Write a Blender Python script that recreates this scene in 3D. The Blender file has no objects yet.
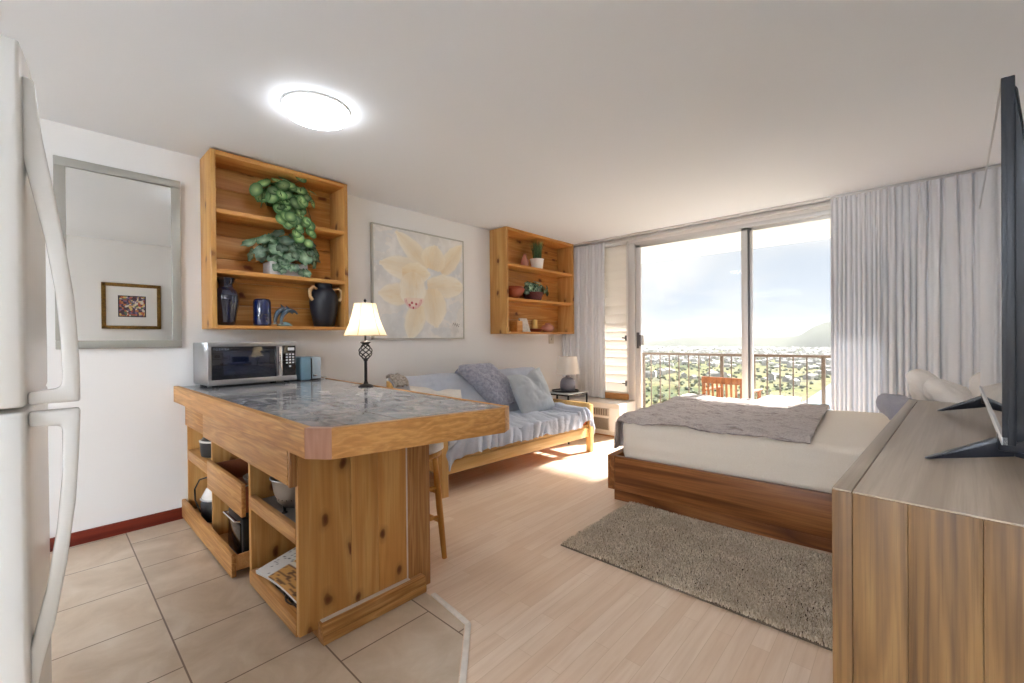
import bpy, bmesh, math, random
from mathutils import Vector, Matrix, noise
random.seed(7)
PI = math.pi
SC = bpy.context.scene
COL = SC.collection
rnd = random.uniform

# ------------------------------------------------------------------ helpers
def lin(c):
    c = c / 255.0
    return c / 12.92 if c <= 0.04045 else ((c + 0.055) / 1.055) ** 2.4
def rgb(r, g, b): return (lin(r), lin(g), lin(b), 1.0)
def nz(x, y=0.0, z=0.0): return noise.noise(Vector((x, y, z)))
def fbm(x, y, z=0.0): return noise.fractal(Vector((x, y, z)), 0.9, 2.0, 4)

class MB:
    def __init__(s): s.v = []; s.f = []; s.a = None; s.M = None
    def _p(s, p):
        p = Vector(p)
        return tuple(s.M @ p) if s.M is not None else tuple(p)
    def add(s, vs, fs, att=None):
        n = len(s.v)
        s.v += [s._p(p) for p in vs]
        s.f += [tuple(i + n for i in f) for f in fs]
        if att is not None:
            if s.a is None: s.a = [(0, 0, 0, 1)] * n
            s.a += list(att)
        elif s.a is not None: s.a += [(0, 0, 0, 1)] * len(vs)
        return s
    def bm(s, b):
        b.verts.index_update()
        s.add([v.co.copy() for v in b.verts], [[v.index for v in f.verts] for f in b.faces]); b.free(); return s
    def box(s, x0, x1, y0, y1, z0, z1, bev=0.003, seg=2):
        b = bmesh.new(); bmesh.ops.create_cube(b, size=1)
        for v in b.verts:
            v.co = Vector(((x0 + x1) / 2 + v.co.x * (x1 - x0), (y0 + y1) / 2 + v.co.y * (y1 - y0), (z0 + z1) / 2 + v.co.z * (z1 - z0)))
        if bev:
            bev = min(bev, .45 * min(abs(x1 - x0), abs(y1 - y0), abs(z1 - z0)))
            bmesh.ops.bevel(b, geom=b.edges[:], offset=bev, segments=seg, profile=.5, affect='EDGES')
        return s.bm(b)
    def prism(s, poly, ax, a, b_, bev=0.0):
        # poly: 2d points; ax 'x','y','z' = extrusion axis, other two in order
        def P(u, v, w):
            return {'x': (w, u, v), 'y': (u, w, v), 'z': (u, v, w)}[ax]
        b = bmesh.new(); n = len(poly)
        lo = [b.verts.new(P(u, v, a)) for u, v in poly]; hi = [b.verts.new(P(u, v, b_)) for u, v in poly]
        b.faces.new(lo); b.faces.new(hi[::-1])
        for i in range(n): b.faces.new((lo[i], hi[i], hi[(i + 1) % n], lo[(i + 1) % n]))
        bmesh.ops.recalc_face_normals(b, faces=b.faces[:])
        if bev: bmesh.ops.bevel(b, geom=b.edges[:], offset=bev, segments=2, profile=.5, affect='EDGES')
        return s.bm(b)
    def lathe(s, prof, c=(0, 0, 0), n=32, closed=False):
        vs, fs = [], []
        m = len(prof)
        for i in range(n):
            t = 2 * PI * i / n
            for r, z in prof: vs.append((c[0] + r * math.cos(t), c[1] + r * math.sin(t), c[2] + z))
        for i in range(n):
            j = (i + 1) % n
            for k in range(m - 1): fs.append((i * m + k, j * m + k, j * m + k + 1, i * m + k + 1))
            if closed: fs.append((i * m + m - 1, j * m + m - 1, j * m, i * m))
        if not closed:
            if prof[0][0] > 1e-6: fs.append(tuple(i * m for i in range(n))[::-1])
            if prof[-1][0] > 1e-6: fs.append(tuple(i * m + m - 1 for i in range(n)))
        return s.add(vs, fs)
    def tube(s, pts, r, n=10, cap=True):
        pts = [Vector(p) for p in pts]; m = len(pts)
        rs = r if isinstance(r, (list, tuple)) else [r] * m
        vs, fs = [], []
        up = None
        for i, p in enumerate(pts):
            d = (pts[min(i + 1, m - 1)] - pts[max(i - 1, 0)]).normalized()
            if up is None:
                up = Vector((0, 0, 1)) if abs(d.z) < .9 else Vector((1, 0, 0))
            u = (up - d * up.dot(d))
            u = u.normalized() if u.length > 1e-6 else d.orthogonal().normalized()
            w = d.cross(u); up = u
            for k in range(n):
                t = 2 * PI * k / n
                vs.append(p + (u * math.cos(t) + w * math.sin(t)) * rs[i])
        for i in range(m - 1):
            for k in range(n):
                q = (k + 1) % n
                fs.append((i * n + k, i * n + q, (i + 1) * n + q, (i + 1) * n + k))
        if cap:
            fs.append(tuple(range(n))[::-1]); fs.append(tuple((m - 1) * n + k for k in range(n)))
        return s.add(vs, fs)
    def bar(s, p0, p1, w, h, bev=.003):
        # rectangular bar from p0 to p1; w horizontal-ish width, h the other
        p0, p1 = Vector(p0), Vector(p1); d = (p1 - p0); L = d.length; d.normalize()
        up = Vector((0, 0, 1)) if abs(d.z) < .95 else Vector((0, 1, 0))
        x = d.cross(up).normalized(); z = x.cross(d)
        R = Matrix((x, d, z)).transposed().to_4x4(); R.translation = p0
        old = s.M; s.M = (old @ R) if old is not None else R
        s.box(-w / 2, w / 2, 0, L, -h / 2, h / 2, bev); s.M = old
        return s
    def sheet(s, f, nu, nv, t=0.0, att=None):
        P = [[Vector(f(i / nu, j / nv)) for j in range(nv + 1)] for i in range(nu + 1)]
        vs = [P[i][j] for i in range(nu + 1) for j in range(nv + 1)]
        A = [att(i / nu, j / nv) for i in range(nu + 1) for j in range(nv + 1)] if att else None
        id_ = lambda i, j: i * (nv + 1) + j
        fs = [(id_(i, j), id_(i + 1, j), id_(i + 1, j + 1), id_(i, j + 1)) for i in range(nu) for j in range(nv)]
        if t:
            N = len(vs); lo = []
            for i in range(nu + 1):
                for j in range(nv + 1):
                    a = P[min(i + 1, nu)][j] - P[max(i - 1, 0)][j]; b = P[i][min(j + 1, nv)] - P[i][max(j - 1, 0)]
                    n = a.cross(b); n = n.normalized() if n.length > 1e-9 else Vector((0, 0, 1))
                    lo.append(P[i][j] - n * t)
            vs = vs + lo
            if A: A = A + A
            fs += [tuple(k + N for k in q[::-1]) for q in fs]
            for i in range(nu):
                fs.append((id_(i, 0), id_(i, 0) + N, id_(i + 1, 0) + N, id_(i + 1, 0)))
                fs.append((id_(i + 1, nv), id_(i + 1, nv) + N, id_(i, nv) + N, id_(i, nv)))
            for j in range(nv):
                fs.append((id_(0, j + 1), id_(0, j + 1) + N, id_(0, j) + N, id_(0, j)))
                fs.append((id_(nu, j), id_(nu, j) + N, id_(nu, j + 1) + N, id_(nu, j + 1)))
        return s.add(vs, fs, A)
    def pillow(s, w, h, t, seed=0, n=26, wr=.012, pinch=.05, rd=0, chop=0):
        def side(sg):
            def f(u, v):
                a, b = 2 * u - 1, 2 * v - 1
                x = w / 2 * a * (1 - pinch * (1 - b * b)) * math.sqrt(1 - rd * b * b / 2); y = h / 2 * b * (1 - pinch * (1 - a * a)) * math.sqrt(1 - rd * a * a / 2)
                q_ = .42 if rd else .6; e = max(0, 1 - a * a) ** q_ * max(0, 1 - b * b) ** q_
                y -= .085 * h * chop * math.exp(-(a / .3) ** 2) * max(0, b) ** 3
                z = sg * t / 2 * e * (1 - .5 * chop * math.exp(-(a / .16) ** 2) * max(0, b + .15)) + wr * e * fbm(a * 2.2 + seed, b * 2.2, sg + seed * .37) 
                return (x, y, z)
            return f
        s.sheet(side(1), n, n)
        g = side(-1)
        s.sheet(lambda u, v: g(v, u), n, n)
        return s

WLOC = {}
def mesh_of(name, mb, m, smooth=True, ang=38):
    me = bpy.data.meshes.new(name); me.from_pydata(mb.v, [], mb.f)
    b = bmesh.new(); b.from_mesh(me)
    if mb.a is None: bmesh.ops.remove_doubles(b, verts=b.verts[:], dist=1e-5)
    bmesh.ops.recalc_face_normals(b, faces=b.faces[:]); b.to_mesh(me); b.free()
    if mb.a is not None:
        ca = me.color_attributes.new('Paint', 'FLOAT_COLOR', 'POINT')
        for i, c in enumerate(mb.a): ca.data[i].color = c
    if smooth:
        for p in me.polygons: p.use_smooth = True
        me.set_sharp_from_angle(angle=math.radians(ang))
    me.materials.append(m); return me
def obj(name, mb, m, parent=None, smooth=True, local=False, ang=38):
    off = Vector((0, 0, 0)) if (parent is None or local) else WLOC[parent.name]
    if off.length: mb.v = [tuple(Vector(p) - off) for p in mb.v]
    o = bpy.data.objects.new(name, mesh_of(name, mb, m, smooth, ang)); COL.objects.link(o)
    if parent is not None:
        o.parent = parent; WLOC[o.name] = off if not local else Vector((0, 0, 0))
    return o
def tag(o, label, cat, group=None):
    o['label'] = label; o['category'] = cat
    if group: o['group'] = group
    return o
def thing(name, label, cat, loc=(0, 0, 0), rz=0.0, group=None):
    o = bpy.data.objects.new(name, None); COL.objects.link(o); o.empty_display_size = .05
    o.location = loc; o.rotation_euler = (0, 0, rz); WLOC[o.name] = Vector(loc)
    return tag(o, label, cat, group)
def solo(name, mb, m, label, cat, loc=(0, 0, 0), group=None, smooth=True, ang=38, rz=0.0, local=False):
    if not local: mb.v = [tuple(Vector(p) - Vector(loc)) for p in mb.v]
    o = bpy.data.objects.new(name, mesh_of(name, mb, m, smooth, ang)); COL.objects.link(o); o.location = loc; o.rotation_euler.z = rz
    WLOC[o.name] = Vector(loc)
    return tag(o, label, cat, group)
def struct(name, mb, m, parent=None, smooth=True):
    o = obj(name, mb, m, parent, smooth)
    o['kind'] = 'structure'
    if parent is None: WLOC[o.name] = Vector((0, 0, 0))
    return o

# ------------------------------------------------------------------ materials
def newmat(name):
    m = bpy.data.materials.new(name); m.use_nodes = True; nt = m.node_tree
    return m, nt, nt.nodes['Principled BSDF'], nt.nodes['Material Output']
def N(nt, t, **k):
    n = nt.nodes.new(t)
    for a, v in k.items(): setattr(n, a, v)
    return n
def setin(n, **k):
    for a, v in k.items(): n.inputs[a.replace('_', ' ')].default_value = v
    return n
def coords(nt, scale=(1, 1, 1), kind='Object', rot=(0, 0, 0)):
    tc = N(nt, 'ShaderNodeTexCoord'); mp = N(nt, 'ShaderNodeMapping')
    mp.inputs['Scale'].default_value = scale; mp.inputs['Rotation'].default_value = rot
    nt.links.new(tc.outputs[kind], mp.inputs[0]); return mp.outputs[0]
def ramp(nt, src, stops, interp='LINEAR'):
    r = N(nt, 'ShaderNodeValToRGB'); r.color_ramp.interpolation = interp
    els = r.color_ramp.elements
    while len(els) < len(stops): els.new(.5)
    for e, (p, c) in zip(els, stops): e.position = p; e.color = c
    nt.links.new(src, r.inputs[0]); return r.outputs[0]
def noise_(nt, vec, scale=5, detail=4, rough=.5, dist=0):
    n = N(nt, 'ShaderNodeTexNoise'); setin(n, Scale=scale, Detail=detail, Roughness=rough, Distortion=dist)
    if vec is not None: nt.links.new(vec, n.inputs['Vector'])
    return n.outputs['Fac']
def mix(nt, fac, a, b, mode='MIX'):
    m = N(nt, 'ShaderNodeMix', data_type='RGBA', blend_type=mode)
    for s, v in ((0, fac), (6, a), (7, b)):
        if hasattr(v, 'is_output'): nt.links.new(v, m.inputs[s])
        else: m.inputs[s].default_value = v
    return m.outputs[2]
def bump(nt, bs, h, strength=.2, dist=.01):
    b = N(nt, 'ShaderNodeBump'); b.inputs['Strength'].default_value = strength; b.inputs['Distance'].default_value = dist
    nt.links.new(h, b.inputs['Height']); nt.links.new(b.outputs[0], bs.inputs['Normal'])
def plain(name, c, rough=.5, metal=0, spec=.5, coat=0, bmp=None, var=None):
    m, nt, bs, out = newmat(name)
    bs.inputs['Base Color'].default_value = c; bs.inputs['Roughness'].default_value = rough
    bs.inputs['Metallic'].default_value = metal; bs.inputs['Specular IOR Level'].default_value = spec
    bs.inputs['Coat Weight'].default_value = coat
    vec = coords(nt)
    if var:
        k = noise_(nt, vec, var[0], 4)
        c2 = tuple(x * var[1] for x in c[:3]) + (1,)
        nt.links.new(ramp(nt, k, [(.3, c2), (.7, c)]), bs.inputs['Base Color'])
    if bmp: bump(nt, bs, noise_(nt, vec, bmp[0], 4), bmp[1], bmp[2] if len(bmp) > 2 else .01)
    return m
def wood(name, light, mid, dark, axis='x', knots=0, ring=1.0, rough=.45, seed=0, streak=.35, island=.25, kscale=2.2, kcol=None, spec=.4, rc=.3, flat=0):
    m, nt, bs, out = newmat(name); bs.inputs['Roughness'].default_value = rough; bs.inputs['Specular IOR Level'].default_value = spec
    a = 'xyz'.index(axis)
    tc = N(nt, 'ShaderNodeTexCoord'); geo = N(nt, 'ShaderNodeNewGeometry')
    add = N(nt, 'ShaderNodeVectorMath', operation='ADD'); sc = N(nt, 'ShaderNodeVectorMath', operation='SCALE')
    comb = N(nt, 'ShaderNodeCombineXYZ')
    for i in range(3): nt.links.new(geo.outputs['Random Per Island'], comb.inputs[i])
    nt.links.new(comb.outputs[0], sc.inputs[0]); sc.inputs['Scale'].default_value = 7.3
    nt.links.new(tc.outputs['Object'], add.inputs[0]); nt.links.new(sc.outputs[0], add.inputs[1])
    def mp(lo, hi, off=0, fl=None):
        q = N(nt, 'ShaderNodeMapping'); s = [hi] * 3; s[a] = lo
        if fl is not None: s[fl] = 0
        q.inputs['Scale'].default_value = s; q.inputs['Location'].default_value = (seed + off,) * 3
        nt.links.new(add.outputs[0], q.inputs[0]); return q.outputs[0]
    rings = noise_(nt, mp(.7 * ring, 9 * ring), 1.0, 2, .5, .6)
    w = N(nt, 'ShaderNodeMath', operation='MULTIPLY'); nt.links.new(rings, w.inputs[0]); w.inputs[1].default_value = 9.0
    fr = N(nt, 'ShaderNodeMath', operation='PINGPONG'); nt.links.new(w.outputs[0], fr.inputs[0]); fr.inputs[1].default_value = 1.0
    c = ramp(nt, fr.outputs[0], [(0, light), (.55, mid), (1, tuple(dark[i] * rc + mid[i] * (1 - rc) for i in range(3)) + (1,))])
    st = noise_(nt, mp(3, 130, 3), 1.0, 3, .6)
    c = mix(nt, ramp(nt, st, [(.42, (0, 0, 0, 1)), (.7, (streak,) * 3 + (1,))]), c, dark)
    blotch = noise_(nt, mp(.6, 2.5, 9), 1.0, 3)
    c = mix(nt, ramp(nt, blotch, [(.4, (0, 0, 0, 1)), (.7, (.45, .45, .45, 1))]), c, mid)
    isl = ramp(nt, geo.outputs['Random Per Island'], [(0, (1 - island,) * 3 + (1,)), (1, (1, 1, 1, 1))])
    c = mix(nt, 1.0, c, isl, 'MULTIPLY')
    if knots:
        v = N(nt, 'ShaderNodeTexVoronoi', feature='F1', voronoi_dimensions='2D'); v.inputs['Scale'].default_value = 1.0; v.inputs['Randomness'].default_value = 1
        nn = N(nt, 'ShaderNodeTexNoise'); nn.inputs['Scale'].default_value = 9
        nt.links.new(add.outputs[0], nn.inputs['Vector'])
        vm = N(nt, 'ShaderNodeVectorMath', operation='MULTIPLY_ADD'); nt.links.new(nn.outputs['Color'], vm.inputs[0])
        vm.inputs[1].default_value = (.25, .25, .25); nt.links.new(mp(kscale * .9, kscale * 1.6, 5), vm.inputs[2])
        sp = N(nt, 'ShaderNodeSeparateXYZ'); cb_ = N(nt, 'ShaderNodeCombineXYZ'); nt.links.new(vm.outputs[0], sp.inputs[0])
        for q_, ax_ in enumerate([k_ for k_ in range(3) if k_ != flat]): nt.links.new(sp.outputs[ax_], cb_.inputs[q_])
        nt.links.new(cb_.outputs[0], v.inputs['Vector'])
        kc = kcol or (dark[0] * .3, dark[1] * .22, dark[2] * .2, 1)
        kf = ramp(nt, v.outputs['Distance'], [(.03 * knots, (1, 1, 1, 1)), (.075 * knots, (.75, .75, .75, 1)), (.10 * knots, (.3, .3, .3, 1)), (.2 * knots, (0, 0, 0, 1))])
        c = mix(nt, kf, c, kc)
    nt.links.new(c, bs.inputs['Base Color'])
    bump(nt, bs, st, .06, .002)
    return m
def fabric(name, c1, c2, scale=260, rough=.95, crease=8, cr=.35, sheen=.2, dist=.006):
    m, nt, bs, out = newmat(name); bs.inputs['Roughness'].default_value = rough; bs.inputs['Specular IOR Level'].default_value = .15
    bs.inputs['Sheen Weight'].default_value = sheen
    vec = coords(nt)
    k = noise_(nt, vec, scale, 2); cz = noise_(nt, vec, crease, 5, .6, .8)
    nt.links.new(mix(nt, ramp(nt, k, [(.3, (0, 0, 0, 1)), (.7, (1, 1, 1, 1))]), c1, c2), bs.inputs['Base Color'])
    s = N(nt, 'ShaderNodeMath', operation='MULTIPLY_ADD'); nt.links.new(k, s.inputs[0]); s.inputs[1].default_value = .12; nt.links.new(cz, s.inputs[2])
    bump(nt, bs, s.outputs[0], cr, dist)
    return m
def attmat(name, rough=.6, spec=.3, c0=None, c1=None, bmp=None, island=0):
    m, nt, bs, out = newmat(name); bs.inputs['Roughness'].default_value = rough; bs.inputs['Specular IOR Level'].default_value = spec
    at = N(nt, 'ShaderNodeAttribute'); at.attribute_name = 'Paint'
    c = at.outputs['Color']
    if c0: c = mix(nt, at.outputs['Fac'], c0, c1)
    if island:
        geo = N(nt, 'ShaderNodeNewGeometry')
        c = mix(nt, 1.0, c, ramp(nt, geo.outputs['Random Per Island'], [(0, (1 - island,) * 3 + (1,)), (1, (1.15, 1.15, 1.0, 1))]), 'MULTIPLY')
    nt.links.new(c, bs.inputs['Base Color'])
    if bmp: bump(nt, bs, noise_(nt, coords(nt), bmp[0], 4), bmp[1], .004)
    return m
def emis(name, c, s):
    m, nt, bs, out = newmat(name); bs.inputs['Base Color'].default_value = c
    bs.inputs['Emission Color'].default_value = c; bs.inputs['Emission Strength'].default_value = s
    bs.inputs['Roughness'].default_value = .5; return m
def glassmat(name, tint=(1, 1, 1, 1), refl=1.0):
    m, nt, bs, out = newmat(name); nt.nodes.remove(bs)
    tr = N(nt, 'ShaderNodeBsdfTransparent'); tr.inputs[0].default_value = tint
    gl = N(nt, 'ShaderNodeBsdfGlossy'); gl.inputs['Roughness'].default_value = .0
    fr = N(nt, 'ShaderNodeFresnel'); fr.inputs['IOR'].default_value = 1.45
    mu = N(nt, 'ShaderNodeMath', operation='MULTIPLY'); mu.inputs[1].default_value = refl
    nt.links.new(fr.outputs[0], mu.inputs[0])
    mx = N(nt, 'ShaderNodeMixShader'); nt.links.new(mu.outputs[0], mx.inputs[0]); nt.links.new(tr.outputs[0], mx.inputs[1]); nt.links.new(gl.outputs[0], mx.inputs[2])
    nt.links.new(mx.outputs[0], out.inputs[0]); return m
def translucent(name, c, tfac=.4, rough=.8, crease=None):
    m, nt, bs, out = newmat(name); bs.inputs['Base Color'].default_value = c; bs.inputs['Roughness'].default_value = rough; bs.inputs['Specular IOR Level'].default_value = .2
    t = N(nt, 'ShaderNodeBsdfTranslucent'); t.inputs[0].default_value = c
    mx = N(nt, 'ShaderNodeMixShader'); mx.inputs[0].default_value = tfac
    nt.links.new(bs.outputs[0], mx.inputs[1]); nt.links.new(t.outputs[0], mx.inputs[2]); nt.links.new(mx.outputs[0], out.inputs[0])
    if crease: bump(nt, bs, noise_(nt, coords(nt), crease, 4), .2, .004)
    return m

M = {}
M['wall'] = plain('wall_paint', rgb(236, 235, 234), .85, spec=.2, bmp=(60, .05, .002))
M['ceil'] = plain('ceiling_paint', rgb(232, 236, 242), .9, spec=.15, bmp=(9, .12, .01))
M['white'] = plain('white_paint', rgb(236, 235, 232), .5)
M['fridge'] = plain('fridge_enamel', rgb(236, 236, 234), .25, spec=.5, bmp=(220, .03, .001))
M['gasket'] = plain('grey_gasket', rgb(150, 148, 145), .7)
M['alu'] = plain('window_aluminium', rgb(208, 207, 206), .4, metal=.35)
M['aluw'] = plain('pale_aluminium', rgb(224, 222, 220), .45, metal=.1)
M['alud'] = plain('dark_aluminium', rgb(92, 92, 96), .4, metal=.5)
M['pine'] = wood('pine_along_y', rgb(236, 182, 106), rgb(222, 158, 82), rgb(180, 108, 46), 'y', knots=.8, kscale=2.2)
M['pinez'] = wood('pine_along_z', rgb(234, 184, 114), rgb(220, 162, 90), rgb(176, 112, 54), 'z', knots=.9, kscale=3.6, seed=3)
M['pineside'] = wood('pine_side_along_z', rgb(230, 182, 112), rgb(216, 160, 88), rgb(176, 112, 54), 'z', knots=.8, kscale=2.6, seed=5, flat=1)
M['pinex'] = wood('pine_along_x', rgb(228, 176, 112), rgb(212, 154, 90), rgb(160, 100, 48), 'x', seed=5)
M['fir'] = wood('fir_trim_along_x', rgb(224, 172, 108), rgb(206, 150, 86), rgb(140, 84, 40), 'x', ring=2.2, streak=.5, seed=8)
M['firy'] = wood('fir_trim_along_y', rgb(222, 170, 106), rgb(202, 146, 82), rgb(138, 82, 38), 'y', ring=2.2, streak=.5, seed=11)
M['firz'] = wood('fir_post_along_z', rgb(214, 162, 104), rgb(200, 144, 86), rgb(130, 78, 40), 'z', ring=2.0, streak=.6, seed=13)
M['pinkwood'] = wood('pinkish_corner_block', rgb(206, 160, 138), rgb(190, 142, 120), rgb(150, 100, 82), 'z', seed=2, streak=.25)
M['redwood'] = wood('red_stained_baseboard', rgb(150, 60, 40), rgb(130, 44, 30), rgb(84, 24, 18), 'y', seed=4)
M['futonwood'] = wood('futon_pine_y', rgb(236, 200, 138), rgb(226, 184, 116), rgb(194, 142, 78), 'y', seed=6, island=.1)
M['futonwoodz'] = wood('futon_pine_z', rgb(234, 196, 132), rgb(222, 180, 112), rgb(190, 138, 76), 'z', seed=9, island=.1)
M['bedwood'] = wood('acacia_bed_x', rgb(184, 122, 72), rgb(146, 88, 46), rgb(84, 42, 22), 'x', ring=.8, streak=.6, seed=21, rough=.35, rc=.85)
M['bedwoody'] = wood('acacia_bed_y', rgb(190, 134, 80), rgb(156, 98, 52), rgb(96, 52, 26), 'y', ring=.9, streak=.5, seed=23, rough=.35)
M['dresser'] = wood('dresser_wood_z', rgb(158, 121, 75), rgb(140, 103, 60), rgb(76, 50, 29), 'z', ring=1.3, streak=.75, seed=31, rough=.4, kscale=1.6, island=.2, rc=.3)
M['dressertop'] = wood('dresser_top_y', rgb(190, 175, 158), rgb(176, 159, 141), rgb(138, 119, 100), 'y', ring=.6, streak=.4, seed=33, rough=.28, island=.1)
M['stool'] = wood('stool_wood', rgb(214, 160, 80), rgb(198, 140, 62), rgb(150, 94, 36), 'z', seed=15)
M['teak'] = wood('balcony_teak', rgb(168, 106, 62), rgb(146, 88, 48), rgb(104, 56, 28), 'z', seed=17)
M['blackmetal'] = plain('black_metal', rgb(32, 32, 36), .4, metal=.4)
M['blackplastic'] = plain('black_plastic', rgb(20, 21, 24), .35)
M['blackgloss'] = plain('black_gloss', rgb(12, 13, 20), .08, coat=.5)
M['steel'] = plain('brushed_steel', rgb(176, 176, 178), .32, metal=.9, bmp=(90, .03, .001))
M['chrome'] = plain('chrome', rgb(220, 220, 222), .15, metal=1)
M['tvback'] = plain('tv_back', rgb(26, 31, 40), .45)
M['tvleg'] = plain('tv_leg', rgb(26, 30, 42), .35)
M['bezel'] = plain('tv_silver_edge', rgb(206, 208, 212), .3, metal=.6)
M['screen'] = plain('tv_screen', rgb(10, 11, 13), .04, spec=.8, coat=1)
M['sheet'] = fabric('bed_sheet', rgb(244, 234, 220), rgb(234, 222, 206), 300, crease=5, cr=.3)
M['pillowwhite'] = fabric('white_pillowcase', rgb(240, 236, 232), rgb(230, 226, 222), 300, crease=7, cr=.35)
M['greypillow'] = fabric('grey_pillowcase', rgb(168, 168, 180), rgb(150, 150, 164), 300, crease=8)
M['quilt'] = fabric('taupe_quilt', rgb(208, 198, 194), rgb(184, 172, 167), 120, crease=34, cr=1.0, dist=.012)
M['futoncover'] = fabric('blue_grey_cover', rgb(196, 203, 216), rgb(178, 186, 202), 300, crease=9, cr=.8, dist=.012)
M['velvet'] = fabric('crushed_velvet', rgb(176, 180, 196), rgb(142, 146, 166), 40, rough=.6, crease=30, cr=.9, sheen=.6, dist=.015)
M['lightcush'] = fabric('pale_grey_cushion', rgb(196, 203, 210), rgb(178, 186, 194), 200, crease=10, cr=.35)
M['whitecush'] = fabric('off_white_cushion', rgb(234, 230, 224), rgb(222, 218, 212), 250, crease=8)
M['curtain'] = translucent('curtain_cloth', rgb(228, 230, 234), .03, crease=40)
M['shade'] = translucent('lamp_shade_cloth', rgb(240, 232, 216), .5)
M['shade2'] = translucent('white_shade_cloth', rgb(240, 236, 230), .45)
M['louver'] = translucent('frosted_louver', rgb(244, 240, 234), .22, .3)
M['lampbase'] = plain('grey_ceramic', rgb(138, 138, 152), .5, var=(14, .8))
M['glass'] = glassmat('clear_glass', (1, 1, 1, 1), .3)
M['tableglass'] = glassmat('table_glass', (.86, .9, .92, 1), 1.6)
M['mirror'] = plain('mirror_silver', (.93, .94, .93, 1), .0, metal=1)
M['mirrorframe'] = plain('silver_grey_frame', rgb(168, 167, 160), .4, metal=.3, var=(8, .92))
M['gold'] = plain('carved_gold', rgb(150, 112, 48), .4, metal=.5, bmp=(60, .8, .01), var=(40, .45))
M['mat'] = plain('mat_board', rgb(236, 234, 230), .8)
M['navy'] = plain('navy_glaze', rgb(16, 20, 46), .08, coat=.8)
M['navyblue'] = plain('blue_glaze', rgb(20, 36, 90), .1, coat=.8, var=(20, .5))
M['jug'] = plain('dark_blue_matt', rgb(16, 22, 36), .45)
M['jughandle'] = plain('tan_handle', rgb(200, 164, 120), .6)
M['terracotta'] = plain('terracotta', rgb(140, 84, 70), .8, bmp=(40, .2))
M['basket'] = plain('dark_red_basket', rgb(96, 40, 40), .7, bmp=(90, .8, .006), var=(60, .5))
M['greypot'] = plain('pale_grey_pot', rgb(196, 194, 196), .6, var=(20, .8))
M['whitepot'] = plain('white_pot', rgb(232, 228, 224), .5)
M['soil'] = plain('soil', rgb(50, 38, 30), .95)
M['leaf1'] = attmat('round_leaf', .4, .4, rgb(56, 108, 58), rgb(190, 216, 158), island=.55)
M['leaf2'] = attmat('ivy_leaf', .45, .4, rgb(44, 92, 60), rgb(176, 198, 178), island=.6)
M['leaf3'] = attmat('grass_leaf', .5, .3, rgb(52, 84, 52), rgb(104, 130, 88), island=.5)
M['stem'] = plain('stem', rgb(70, 90, 50), .6)
M['paint'] = attmat('canvas_paint', .75, .2, bmp=(90, .25))
M['canvasedge'] = plain('canvas_edge', rgb(186, 184, 176), .6, metal=.2)
M['speaker'] = plain('blue_grey_plastic', rgb(112, 146, 166), .35, var=(9, .85))
M['speakerlt'] = plain('silver_blue_plastic', rgb(176, 192, 204), .25, metal=.3)
M['cord'] = plain('white_cord', rgb(220, 220, 220), .5)
M['btn'] = plain('keypad_white', rgb(225, 228, 232), .5)
M['mwtext'] = plain('dim_lettering', rgb(120, 130, 150), .5)
M['platewhite'] = plain('white_china', rgb(232, 230, 226), .2, coat=.3)
M['acwhite'] = plain('ac_casing', rgb(228, 222, 214), .5)
M['acgrille'] = plain('ac_grille', rgb(176, 168, 158), .6)
M['acdark'] = plain('ac_slots', rgb(120, 108, 96), .7)
M['candle'] = plain('candle_wax', rgb(226, 188, 110), .5)
M['reddish'] = plain('reddish_wood', rgb(150, 70, 44), .35)
M['pinkglass'] = plain('pinkish_glaze', rgb(190, 130, 112), .2, coat=.5)
M['dolphin'] = plain('dolphin_blue_glaze', rgb(52, 74, 92), .1, coat=.8)
M['carpetback'] = plain('rug_backing', rgb(112, 98, 82), .95)
M['switch'] = plain('beige_plate', rgb(206, 200, 186), .5)
M['railing'] = plain('brown_railing_paint', rgb(92, 76, 62), .5)
M['concrete'] = plain('balcony_concrete', rgb(196, 192, 186), .9, var=(6, .9))
M['balcwhite'] = plain('balcony_white', rgb(232, 230, 226), .85)
M['magwhite'] = plain('paper_white', rgb(226, 224, 222), .6)
M['greyliner'] = plain('grey_shelf_liner', rgb(150, 144, 140), .7)
M['wicker'] = plain('dark_wicker', rgb(58, 36, 28), .5, bmp=(70, 1., .01))
M['caulk'] = plain('white_caulk', rgb(226, 214, 204), .6)
def quilt_crease_shade(m):  # wrinkle shade painted into the quilt colour as darker crease lines
    nt = m.node_tree; bs = nt.nodes['Principled BSDF']; src = bs.inputs['Base Color'].links[0].from_socket
    k = noise_(nt, coords(nt, (9, 34, 9)), 1.0, 5, .65, 1.2)
    f = ramp(nt, k, [(.34, (.75, .75, .75, 1)), (.46, (.1, .1, .1, 1)), (.6, (0, 0, 0, 1))])
    nt.links.new(mix(nt, f, src, rgb(138, 126, 122)), bs.inputs['Base Color'])
quilt_crease_shade(M['quilt'])
def rugmat():
    m, nt, bs, out = newmat('shag_pile'); bs.inputs['Roughness'].default_value = .95; bs.inputs['Specular IOR Level'].default_value = .1
    geo = N(nt, 'ShaderNodeNewGeometry')
    c = ramp(nt, geo.outputs['Random Per Island'], [(0, rgb(172, 154, 132)), (.5, rgb(214, 196, 172)), (1, rgb(242, 228, 208))])
    k = noise_(nt, coords(nt), 7, 3)
    c = mix(nt, ramp(nt, k, [(.4, (0, 0, 0, 1)), (.65, (.5, .5, .5, 1))]), c, rgb(184, 166, 142))
    nt.links.new(c, bs.inputs['Base Color']); return m
M['rug'] = rugmat()
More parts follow.
